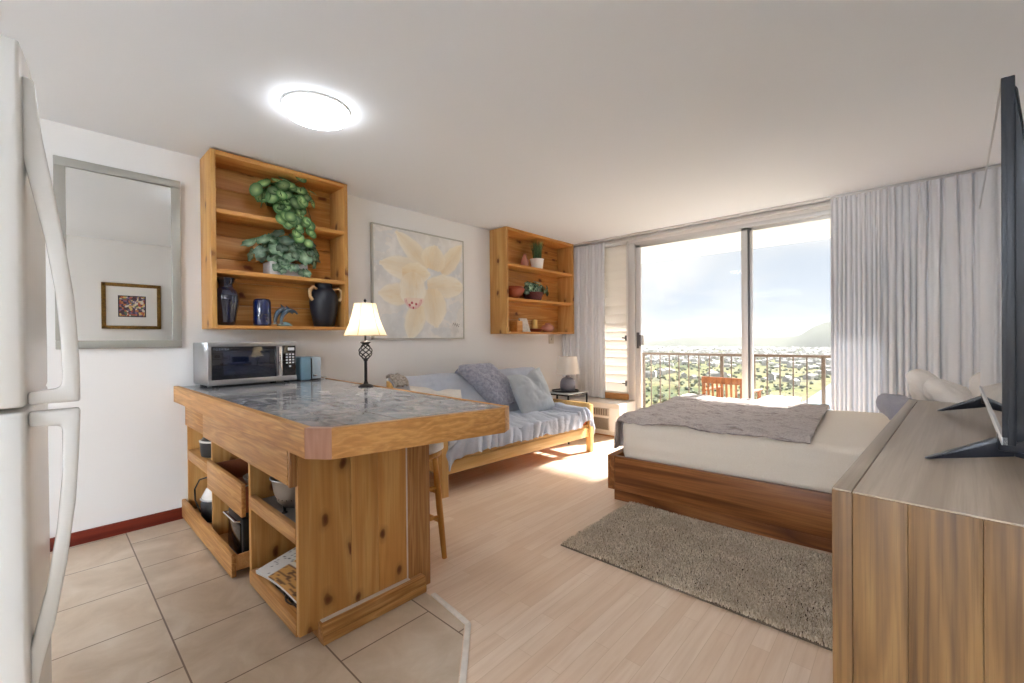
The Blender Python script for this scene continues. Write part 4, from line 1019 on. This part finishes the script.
def velv(u, v):
    # u along y, v from behind top, down front
    y = .72 + .40 * u + .34 * v
    if v < .12: t = v / .12; x = -.86 + .07 * t; zz = .845 + .045 * math.sin(PI * t * .5)
    else: t = (v - .12) / .88; x = -.79 + .19 * t + .035 * math.sin(PI * t); zz = .89 - .38 * t
    f = .009 * fbm(y * 7, v * 5, 3.3) + .007 * nz(y * 22, v * 12, 8)
    e = min(u, 1 - u); puff = .05 * min(1, e * 9) ** .5
    return (x + f + puff, y, zz + f * .6 + puff * .35)
vb = MB().sheet(velv, 70, 70, .045); vb.v = [tuple(FW(*p)) for p in vb.v]
solo('throw_blanket', vb, M['velvet'], 'crushed grey velvet throw folded over the middle of the sofa back', 'blanket', tuple(FW(-.8, 1.1, .6)), ang=80)
def scarf(u, v):
    y = .0 + .13 * u; x = -.87 + .17 * v; zz = .862 + .02 * math.sin(PI * v) + .02 * nz(u * 6, v * 4, 2) - .07 * v * v
    return (x, y, zz)
vb = MB().sheet(scarf, 24, 20, .02); vb.v = [tuple(FW(*p)) for p in vb.v]
solo('throw_blanket', vb, fabric('beige_throw', rgb(190, 182, 172), rgb(130, 124, 118), 40, crease=20, cr=.8), 'small crumpled beige throw on the sofa back end beside the counter', 'blanket', tuple(FW(-.8, .1, .8)), ang=80)

# ------------------------------------------------------------------ side table and lamp
TX0, TX1, TY0, TY1, TZ = -3.30, -2.86, 4.04, 4.42, .56
sd = thing('side_table', 'black metal side table with glass top between sofa and curtain', 'table', (-3.08, 4.23, 0))
for (a, b) in ((TX0, TY0), (TX1, TY0), (TX0, TY1), (TX1, TY1)):
    obj('leg', MB().box(a - .009, a + .009, b - .009, b + .009, 0, TZ - .01, .002), M['blackmetal'], sd)
tf = MB()
for zz in (TZ - .018, .12):
    tf.box(TX0 - .009, TX1 + .009, TY0 - .009, TY0 + .009, zz, zz + .016, .002).box(TX0 - .009, TX1 + .009, TY1 - .009, TY1 + .009, zz, zz + .016, .002)
    tf.box(TX0 - .009, TX0 + .009, TY0, TY1, zz, zz + .016, .002).box(TX1 - .009, TX1 + .009, TY0, TY1, zz, zz + .016, .002)
obj('frame', tf, M['blackmetal'], sd)
obj('glass_top', MB().box(TX0 - .012, TX1 + .012, TY0 - .012, TY1 + .012, TZ - .002, TZ + .008, .002), plain('pale_glass_top', rgb(196, 204, 206), .05, coat=1), sd)
QX, QY = -3.03, 4.27
solo('tray', MB().lathe([(0, .001), (.15, .001), (.16, .006), (.162, .018), (.155, .018), (.15, .008), (0, .006)], (QX - .02, QY - .02, TZ + .008), 40), M['blackplastic'], 'round black tray under the small table lamp', 'tray', (QX - .02, QY - .02, TZ + .008))
l2 = thing('table_lamp', 'small grey ceramic table lamp with white drum shade by the curtain', 'lamp', (QX, QY, TZ + .015))
zb = TZ + .015
obj('base', MB().lathe([(.078, 0), (.086, .01), (.092, .06), (.088, .11), (.07, .145), (.04, .162), (.026, .168), (.024, .185), (0, .185)], (QX, QY, zb), 36), M['lampbase'], l2, ang=60)
pr = [(.140, .205), (.112, .415)]
obj('lamp_shade', MB().lathe(pr + [(r - .003, z) for r, z in pr[::-1]], (QX, QY, zb), 40, closed=True), M['shade2'], l2)
obj('pole', MB().tube([(QX, QY, zb + .18), (QX, QY, zb + .425)], .005, 8).lathe([(0, .42), (.01, .425), (.008, .44), (0, .446)], (QX, QY, zb), 12).tube([(QX - .112, QY, zb + .41), (QX + .112, QY, zb + .41)], .002, 6).tube([(QX, QY - .112, zb + .41), (QX, QY + .112, zb + .41)], .002, 6), M['chrome'], l2)

# ------------------------------------------------------------------ air conditioner
ac = thing('air_conditioner', 'white through-wall air conditioner with beige grilles below the louvred window', 'air conditioner', (-2.95, 4.88, 0))
obj('casing', MB().box(-3.28, -2.56, 4.66, YW, .02, .405, .008, 3), M['acwhite'], ac)
obj('plinth', MB().box(-3.26, -2.58, 4.69, YW, 0, .022, .002), M['pinex'], ac)
g = MB().box(-3.24, -2.70, 4.652, 4.664, .08, .225, .003)
gr = obj('lower_grille', g, M['acgrille'], ac)
sl = MB()
for k in range(12): sl.box(-3.23, -2.71, 4.648, 4.654, .09 + k * .011, .0945 + k * .011, 0)
obj('slats', sl, M['acdark'], gr)
gr = obj('upper_vent', MB().box(-3.24, -2.70, 4.652, 4.664, .25, .345, .003), M['acgrille'], ac)
sl = MB()
for k in range(16): sl.box(-3.23 + k * .0325, -3.21 + k * .0325, 4.648, 4.654, .26, .335, 0)
obj('slats', sl, M['acdark'], gr)
obj('control_flap', MB().box(-2.685, -2.575, 4.652, 4.664, .07, .35, .004), M['white'], ac)

# ------------------------------------------------------------------ bed (local: x from foot to head, y away)
BR = math.radians(3.0)
bd = thing('bed', 'low dark acacia platform bed with cream fitted sheet beside the rug', 'bed', (-1.66, 2.84, 0), BR)
BL, BW = 2.17, 1.60
def BO(name, mb, m, par=None, ang=38): return obj(name, mb, m, par or bd, local=True, ang=ang)
BO('footboard', MB().box(0, .055, 0, BW, .085, .335, .004), M['bedwoody'])
BO('side_rail', MB().box(.055, BL, .006, .04, .085, .332, .003), M['bedwood'])
BO('side_rail', MB().box(.055, BL, BW - .04, BW - .006, .085, .332, .003), M['bedwood'])
BO('head_rail', MB().box(BL - .04, BL, .04, BW - .04, .085, .332, .003), M['bedwoody'])
BO('plinth', MB().box(.035, BL - .03, .035, BW - .035, 0, .09, .002), M['bedwood'])
BO('platform', MB().box(.055, BL - .04, .04, BW - .04, .27, .30, 0), M['bedwood'])
mt = MB()
def mat_f(u, v):
    return (0, 0, 0)
b = bmesh.new(); bmesh.ops.create_cube(b, size=1)
for v_ in b.verts: v_.co = Vector((.085 + (v_.co.x + .5) * 2.0, .055 + (v_.co.y + .5) * 1.49, .302 + (v_.co.z + .5) * .293))
bmesh.ops.bevel(b, geom=b.edges[:], offset=.045, segments=4, profile=.5, affect='EDGES')
bmesh.ops.subdivide_edges(b, edges=[e for e in b.edges if e.calc_length() > .1], cuts=24, use_grid_fill=True)
for v_ in b.verts:
    p = v_.co; k = .008 * fbm(p.x * 2, p.y * 2 + p.z * 3, 1) + .005 * nz(p.x * 3, p.z * 16, p.y * 3)
    if p.z > .32: v_.co = p + Vector((0, k, k * .7))
BO('mattress', mt.bm(b), M['sheet'], None, 75)
def quilt(u, v):
    # u along x from hanging foot end to 1.08 ; v along y
    y = .028 + 1.545 * v
    s = u * 1.42
    if s < .22: x = .045 - .012 * (.22 - s) / .22; zz = .603 - (.22 - s)
    else: x = .045 + (s - .22); zz = .612
    if .17 < s < .27: zz -= .0; 
    r = .05
    if s < .22 + r and s > .22 - r:
        t = (s - .22 + r) / (2 * r); a = t * PI / 2; x = .045 + r * (1 - math.cos(a)); zz = .612 - r + r * math.sin(a)
    e = min(v, 1 - v) * 1.545
    wob = .018 * fbm(x * 3, y * 3, 4) + .022 * abs(nz(x * 6 + 2 * nz(y * 3, x), y * 18, 7)) + .007 * nz(x * 22, y * 50, 2)
    w_off = .03 * nz(u * 5, 3.1) * (1 if v < .1 else 0)
    down = -.03 * max(0, 1 - e / .04)
    hang = s < .2
    return (x + (wob if hang else 0), y + w_off * .6, zz + (0 if hang else wob + .012) + down * (0 if hang else 1))
qb = MB().sheet(quilt, 110, 150, .010)
RB = Matrix.Translation((-1.66, 2.84, 0)) @ Matrix.Rotation(BR, 4, 'Z')
qb.v = [tuple(RB @ Vector(p)) for p in qb.v]
solo('quilt', qb, M['quilt'], 'wrinkled taupe quilt spread over the foot half of the bed', 'quilt', (-1.1, 3.6, .5), ang=80)
def bedpillow(name, mat, label, w, h, t, c, tilt, yaw, roll, seed): return cushion(name, mat, label, w, h, t, Vector(c), math.radians(tilt), math.radians(yaw), math.radians(roll), seed, .03, .0, .85)
bedpillow('pillow', M['greypillow'], 'grey pillow at the dresser side of the bed, partly hidden', .62, .36, .15, (.0, 3.55, .72), -58, 5, 0, 3)
bedpillow('pillow', M['pillowwhite'], 'white bed pillow standing nearest the window', .64, .44, .18, (.13, 4.05, .78), -35, 4, 0, 8)
bedpillow('pillow', M['pillowwhite'], 'white bed pillow behind the television foot, nearest the wall', .64, .44, .18, (.37, 3.40, .80), -25, 4, 0, 12)
bedpillow('pillow', M['pillowwhite'], 'white bed pillow in the middle of the white stack', .64, .44, .17, (.22, 3.62, .76), -40, 4, 0, 15)

# ------------------------------------------------------------------ rug
rx0, rx1, ry0, ry1 = -1.495, -.135, 2.02, 2.872
rg = thing('rug', 'taupe shaggy rectangular rug beside the bed', 'rug', (-.74, 2.46, 0))
obj('backing', MB().box(rx0, rx1, ry0, ry1, .0015, .008, .002), M['carpetback'], rg)
rr = random.Random(3); mb = MB()
vv, ff = [], []
NT = 42000
for k in range(NT):
    x = rr.uniform(rx0 + .004, rx1 - .004); y = rr.uniform(ry0 + .004, ry1 - .004)
    a = rr.uniform(0, 2 * PI); hgt = .013 + .007 * rr.random() + .004 * nz(x * 6, y * 6); w = .0034
    dx, dy = math.cos(a), math.sin(a); l = rr.uniform(0, .010)
    b_ = rr.uniform(0, 2 * PI); n = len(vv)
    vv += [(x - dx * w, y - dy * w, .006), (x + dx * w, y + dy * w, .006), (x + math.cos(b_) * l + dx * w * .6, y + math.sin(b_) * l + dy * w * .6, .006 + hgt), (x + math.cos(b_) * l - dx * w * .6, y + math.sin(b_) * l - dy * w * .6, .006 + hgt)]
    ff.append((n, n + 1, n + 2, n + 3))
mb.v, mb.f = vv, ff
me = bpy.data.meshes.new('pile'); me.from_pydata([(p[0] + .74, p[1] - 2.46, p[2]) for p in vv], [], ff); me.materials.append(M['rug'])
po = bpy.data.objects.new('pile', me); COL.objects.link(po); po.parent = rg; po['kind'] = 'stuff'

# ------------------------------------------------------------------ dresser and television
DR = math.radians(-3.7)
dz_ = thing('dresser', 'brown wooden dresser with planked end panel under the television', 'dresser', (-.108, .989, 0), DR)
def DO(name, mb, m, par=None): return obj(name, mb, m, par or dz_, local=True)
DL, DD, DH = 1.585, .46, .92
ep = MB().box(0, .0295, 0, .035, 0, DH - .004, .0008)
DO('corner_stile', ep, M['dresser']); DO('corner_stile', MB().box(0, .0295, DL - .035, DL, 0, DH - .004, .0008), M['dresser'])
pn = MB()
for (a, b) in ((.0305, .104), (.1045, .19), (.1905, .30), (.3005, DD)): pn.box(a, b, .0, .028, .03, DH - .004, .0008)
DO('end_panel', pn, M['dresser'])
pn = MB()
for (a, b) in ((.0305, .104), (.1045, .19), (.1905, .30), (.3005, DD)): pn.box(a, b, DL - .028, DL, .03, DH - .004, .0008)
DO('end_panel', pn, M['dresser'])
DO('top_strip', MB().box(-.0, .0285, 0, DL, DH - .0035, DH, .001), M['dressertop'])
DO('top', MB().box(.0305, DD, 0, DL, DH - .0035, DH - .0002, .0008), M['dressertop'])
DO('top_board', MB().box(.0305, DD, .03, DL - .03, DH - .022, DH - .004, 0), M['dresser'])
DO('back_panel', MB().box(DD - .015, DD, .028, DL - .028, .03, DH - .022, .001), M['dresser'])
DO('plinth', MB().box(.02, DD - .01, .03, DL - .03, 0, .05, .002), M['dresser'])
for i in range(2):
    for j in range(3):
        y0_, y1_ = .038 + i * .757, .038 + i * .757 + .752; z0_, z1_ = .06 + j * .278, .06 + j * .278 + .272
        d = DO('drawer', MB().box(.004, .026, y0_, y1_, z0_, z1_, .002), M['dresser'])
        DO('knob', MB().box(-.016, .006, (y0_ + y1_) / 2 - .06, (y0_ + y1_) / 2 + .06, (z0_ + z1_) / 2 - .006, (z0_ + z1_) / 2 + .006, .003), M['blackmetal'], d)
TR_ = math.radians(-3.2)
tv = thing('television', 'flat-screen television standing on the dresser, seen nearly edge-on', 'television', (.131, 1.245, .92), TR_)
def TO(name, mb, m, par=None, ang=38): return obj(name, mb, m, par or tv, local=True, ang=ang)
W_, Z0_, Z1_ = 1.205, .068, .770
TO('panel', MB().box(.003, .016, 0, W_, Z0_, Z1_, .002), M['tvback'])
TO('screen', MB().box(0, .004, .006, W_ - .006, Z0_ + .016, Z1_ - .006, 0), M['screen'])
TO('bottom_bezel', MB().box(-.003, .006, 0, W_, Z0_, Z0_ + .016, .001), M['bezel'])
TO('edge_trim', MB().box(-.002, .006, 0, .004, Z0_, Z1_, .001), M['tvback'])
TO('top_bezel', MB().box(-.002, .006, .004, W_, Z1_ - .006, Z1_, .001), M['bezel'])
TO('back_cover', MB().prism([(.014, Z1_ - .012), (.02, Z1_ - .02), (.042, Z1_ - .24), (.055, Z1_ - .32), (.07, .30), (.07, .12), (.05, .085), (.014, .072)], 'y', .012, W_ - .012, .004), M['tvback'])
TO('port_panel', MB().box(.068, .073, .18, .50, .14, .36, .003), M['blackplastic'])
for yc in (.10, W_ - .22):
    lg = MB()
    lg.prism([(-.115, .001), (-.108, .001), (.02, .030), (.02, .068), (.0, .068)], 'y', yc, yc + .022, .002)
    lg.prism([(.02, .030), (.155, .001), (.165, .001), (.05, .068), (.02, .068)], 'y', yc, yc + .022, .002)
    lg.box(-.004, .05, yc - .01, yc + .035, .04, .075, .004)
    TO('leg', lg, M['tvleg'])

# ------------------------------------------------------------------ balcony
struct('balcony_floor', MB().box(-3.8, 1.6, YW + .1, 6.85, -.2, -.06, 0), M['concrete'], smooth=False)
struct('balcony_ceiling', MB().box(-3.9, 1.6, YW + .12, 6.72, 2.43, 2.65, 0), M['balcwhite'], smooth=False)
struct('balcony_wall', MB().box(-3.9, -3.72, YW + .12, 6.72, -.06, 2.43, 0), M['balcwhite'], smooth=False)
rl = thing('balcony_railing', 'brown metal balcony railing with thin vertical bars', 'railing', (-1.4, 6.62, -.06))
obj('top_rail', MB().box(-3.72, 1.5, 6.595, 6.645, .93, .965, .004), M['railing'], rl)
obj('bottom_rail', MB().box(-3.72, 1.5, 6.605, 6.635, .03, .055, .003), M['railing'], rl)
for x in (-3.19, -1.995, -.80, .39): obj('post', MB().box(x - .02, x + .02, 6.60, 6.64, -.06, .94, .003), M['railing'], rl)
k = 0
x = -3.66
while x < 1.4:
    if min(abs(x - q) for q in (-3.19, -1.995, -.80, .39)) > .05:
        obj('baluster', MB().box(x - .007, x + .007, 6.612, 6.628, .05, .94, .002), M['railing'], rl)
    x += .1493
ch = thing('balcony_chair', 'teak slat-back chair on the balcony behind the bed', 'chair', (-1.62, 5.75, -.06), math.radians(-4))
def CO(name, mb, m=None): return obj(name, mb, m or M['teak'], ch, local=True)
hw = .24
for s in (-1, 1):
    CO('leg', MB().bar((s * hw, -.20, 0), (s * hw, -.25, .78), .035, .03)); CO('leg', MB().bar((s * hw, .22, 0), (s * hw, .22, .60), .035, .035))
    CO('armrest', MB().box(s * hw - .03, s * hw + .03, -.25, .27, .60, .622, .006))
CO('top_rail', MB().box(-hw - .02, hw + .02, -.268, -.236, .70, .78, .006))
CO('lower_rail', MB().box(-hw, hw, -.245, -.222, .44, .48, .003))
for k in range(8): CO('back_slat', MB().bar((-hw + .055 + k * .0535, -.236, .47), (-hw + .055 + k * .0535, -.252, .71), .024, .012))
se = MB()
for k in range(7): se.box(-hw, hw, -.2 + k * .062, -.146 + k * .062, .38, .40, .003)
CO('seat', se)
CO('seat_frame', MB().box(-hw, hw, -.21, -.19, .33, .38, .003).box(-hw, hw, .2, .22, .33, .38, .003).box(-hw - .01, -hw + .01, -.2, .21, .33, .38, .003).box(hw - .01, hw + .01, -.2, .21, .33, .38, .003))
bt = thing('balcony_table', 'small white table on the balcony right of the teak chair', 'table', (-1.13, 5.85, -.06))
obj('table_top', MB().box(-1.31, -.95, 5.62, 6.12, .455, .475, .006), M['white'], bt)
for (a, b) in ((-1.28, 5.66), (-.98, 5.66), (-1.28, 6.08), (-.98, 6.08)): obj('leg', MB().box(a - .015, a + .015, b - .015, b + .015, -.06, .456, .003), M['white'], bt)

# ------------------------------------------------------------------ landscape far below
GZ = -60
def land(u, v):
    x = -5200 + 7200 * u; y = 60 + 6500 * v
    return (x, y, GZ + 1.2 * fbm(x * .002, y * .002))
struct('ground', MB().sheet(land, 60, 60), M['land'])
def ridge(u, v):
    x = -4200 + 5400 * u; y = 2700 + 1100 * v
    s = (x + 380) / 1.0
    hgt = 52 + 22 * fbm(x * .0016, 3.1) + 10 * fbm(x * .006, 1.7)
    hgt += 82 / (1 + math.exp(-(x + 455) / 24)) * (1 - .1 * fbm(x * .01, 2)) + 10 * math.exp(-((x + 330) / 90) ** 2)
    if x < -1000: hgt += 14 * min(1, (-1000 - x) / 800)
    return (x, y, GZ + 2 + hgt * math.sin(PI * min(1, max(0, v))) ** .8 + 4 * fbm(x * .01, y * .01))
struct('hills', MB().sheet(ridge, 220, 24), M['hill'])
cw = MB().prism([(-75, 380), (-20, 330), (100, 900), (-60, 1100), (-74.5, 680), (-72, 480)], 'z', GZ + 1.2, GZ + 1.6)
struct('canal_water', cw, M['water'], smooth=False)
rr = random.Random(21)
# scattered houses and trees: nobody could count them
hs = MB(); rf = MB(); trs = MB()
def house(mb1, x, y, s, h, a):
    c, d = math.cos(a), math.sin(a); R = Matrix.Translation((x, y, GZ)) @ Matrix.Rotation(a, 4, 'Z')
    mb1.M = R
    mb1.add([(-s, -s * .7, 0), (s, -s * .7, 0), (s, s * .7, 0), (-s, s * .7, 0), (-s, -s * .7, h), (s, -s * .7, h), (s, s * .7, h), (-s, s * .7, h), (-s, 0, h * 1.35), (s, 0, h * 1.35)],
            [(0, 1, 5, 4), (1, 2, 6, 5), (2, 3, 7, 6), (3, 0, 4, 7), (4, 5, 9, 8), (6, 7, 8, 9), (5, 6, 9), (7, 4, 8)])
    mb1.M = None
for k in range(3200):
    y = 520 + 2400 * rr.random() ** .8; x = -.95 * y + rr.random() * (.95 * y - 20)
    if x > -95 and y < 1150: continue
    if 520 < y < 950 and fbm(x * .004, y * .004) > -.05: continue
    house(hs, x, y, rr.uniform(2.5, 6) * (1 + y / 3000), rr.uniform(3, 8), rr.uniform(0, PI))
ho = obj('distant_houses', hs, M['house'], None, smooth=False); ho['kind'] = 'stuff'; tag(ho, 'pale houses scattered over the plain beyond the balcony', 'houses')
ico = bmesh.new(); bmesh.ops.create_icosphere(ico, subdivisions=1, radius=1); iv_ = [v.co.copy() for v in ico.verts]; ic_f = [[v.index for v in f.verts] for f in ico.faces]; ico.free()
for k in range(4200):
    y = 300 + 2200 * rr.random() ** 1.1; x = -.95 * y + rr.random() * (.95 * y - 25)
    if x > -85 and y < 1150: continue
    s = rr.uniform(1.0, 2.8) * (1 + y / 2500)
    trs.add([(x + p.x * s * rr.uniform(.85, 1.2), y + p.y * s * rr.uniform(.85, 1.2), GZ + s * .7 + p.z * s * .9) for p in iv_], ic_f)
to_ = obj('distant_trees', trs, M['treeg'], None); to_['kind'] = 'stuff'; tag(to_, 'green trees dotted over the plain beyond the balcony', 'trees')

# sea haze over the plain
hz = bpy.data.materials.new('sea_haze'); hz.use_nodes = True; nt = hz.node_tree; nt.nodes.remove(nt.nodes['Principled BSDF'])
vs_ = N(nt, 'ShaderNodeVolumeScatter'); vs_.inputs['Density'].default_value = .00042; vs_.inputs['Color'].default_value = (.20, .208, .215, 1)
nt.links.new(vs_.outputs[0], nt.nodes['Material Output'].inputs['Volume'])
ha = obj('haze', MB().box(-6500, 3000, 120, 7500, -90, 70, 0), hz, None, smooth=False); ha['kind'] = 'stuff'; tag(ha, 'pale haze lying over the distant plain and hills', 'haze')

# ------------------------------------------------------------------ light
wd = bpy.data.worlds.new('sky'); SC.world = wd; wd.use_nodes = True; nt = wd.node_tree; bg = nt.nodes['Background']
tc = N(nt, 'ShaderNodeTexCoord'); mp = N(nt, 'ShaderNodeMapping'); mp.inputs['Scale'].default_value = (1.6, 1.6, 4.2); mp.inputs['Location'].default_value = (.3, 1.7, .4)
nt.links.new(tc.outputs['Generated'], mp.inputs[0])
k = noise_(nt, mp.outputs[0], 1.7, 6, .55, .5)
c = ramp(nt, k, [(.38, (.63, .70, .79, 1)), (.48, (.74, .78, .82, 1)), (.58, (.87, .88, .89, 1))])
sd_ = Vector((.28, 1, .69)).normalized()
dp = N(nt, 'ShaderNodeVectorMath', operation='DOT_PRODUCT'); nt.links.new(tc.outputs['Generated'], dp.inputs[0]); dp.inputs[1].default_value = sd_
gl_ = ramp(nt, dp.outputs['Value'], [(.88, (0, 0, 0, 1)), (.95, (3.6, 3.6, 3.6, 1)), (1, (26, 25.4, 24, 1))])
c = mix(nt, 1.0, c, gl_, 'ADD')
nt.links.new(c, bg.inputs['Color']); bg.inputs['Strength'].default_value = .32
sl_ = bpy.data.lights.new('sun', 'SUN'); sl_.energy = 6.6; sl_.angle = math.radians(2.5); sl_.color = (1, .98, .94)
so_ = bpy.data.objects.new('sun', sl_); COL.objects.link(so_)
dirn = Vector((-.28, -1, -.69)).normalized()
so_.rotation_euler = dirn.to_track_quat('-Z', 'Y').to_euler(); so_.location = (2, 12, 9)

# ------------------------------------------------------------------ camera
f_, yaw, pitch, roll = 432.3, -.7444, -.00527, -.00928
fwd = Vector((math.sin(yaw) * math.cos(pitch), math.cos(yaw) * math.cos(pitch), math.sin(pitch))); right = Vector((math.cos(yaw), -math.sin(yaw), 0)); up = right.cross(fwd)
r2 = right * math.cos(roll) + up * math.sin(roll); u2 = -right * math.sin(roll) + up * math.cos(roll)
cd = bpy.data.cameras.new('camera'); cam = bpy.data.objects.new('camera', cd); COL.objects.link(cam)
cd.sensor_width = 36; cd.lens = f_ / 1024 * 36; cd.clip_start = .02; cd.clip_end = 20000
R = Matrix((r2, u2, -fwd)).transposed().to_4x4(); R.translation = (0, 0, 1.2); cam.matrix_world = R
SC.camera = cam
SC.view_settings.view_transform = 'Standard'; SC.view_settings.look = 'None'; SC.view_settings.exposure = 1.83; SC.view_settings.gamma = 1.0; SC.view_settings.use_curve_mapping = False
SC.cycles.use_denoising = True; SC.cycles.max_bounces = 10; SC.cycles.diffuse_bounces = 6; SC.cycles.transparent_max_bounces = 12; SC.cycles.sample_clamp_indirect = 6
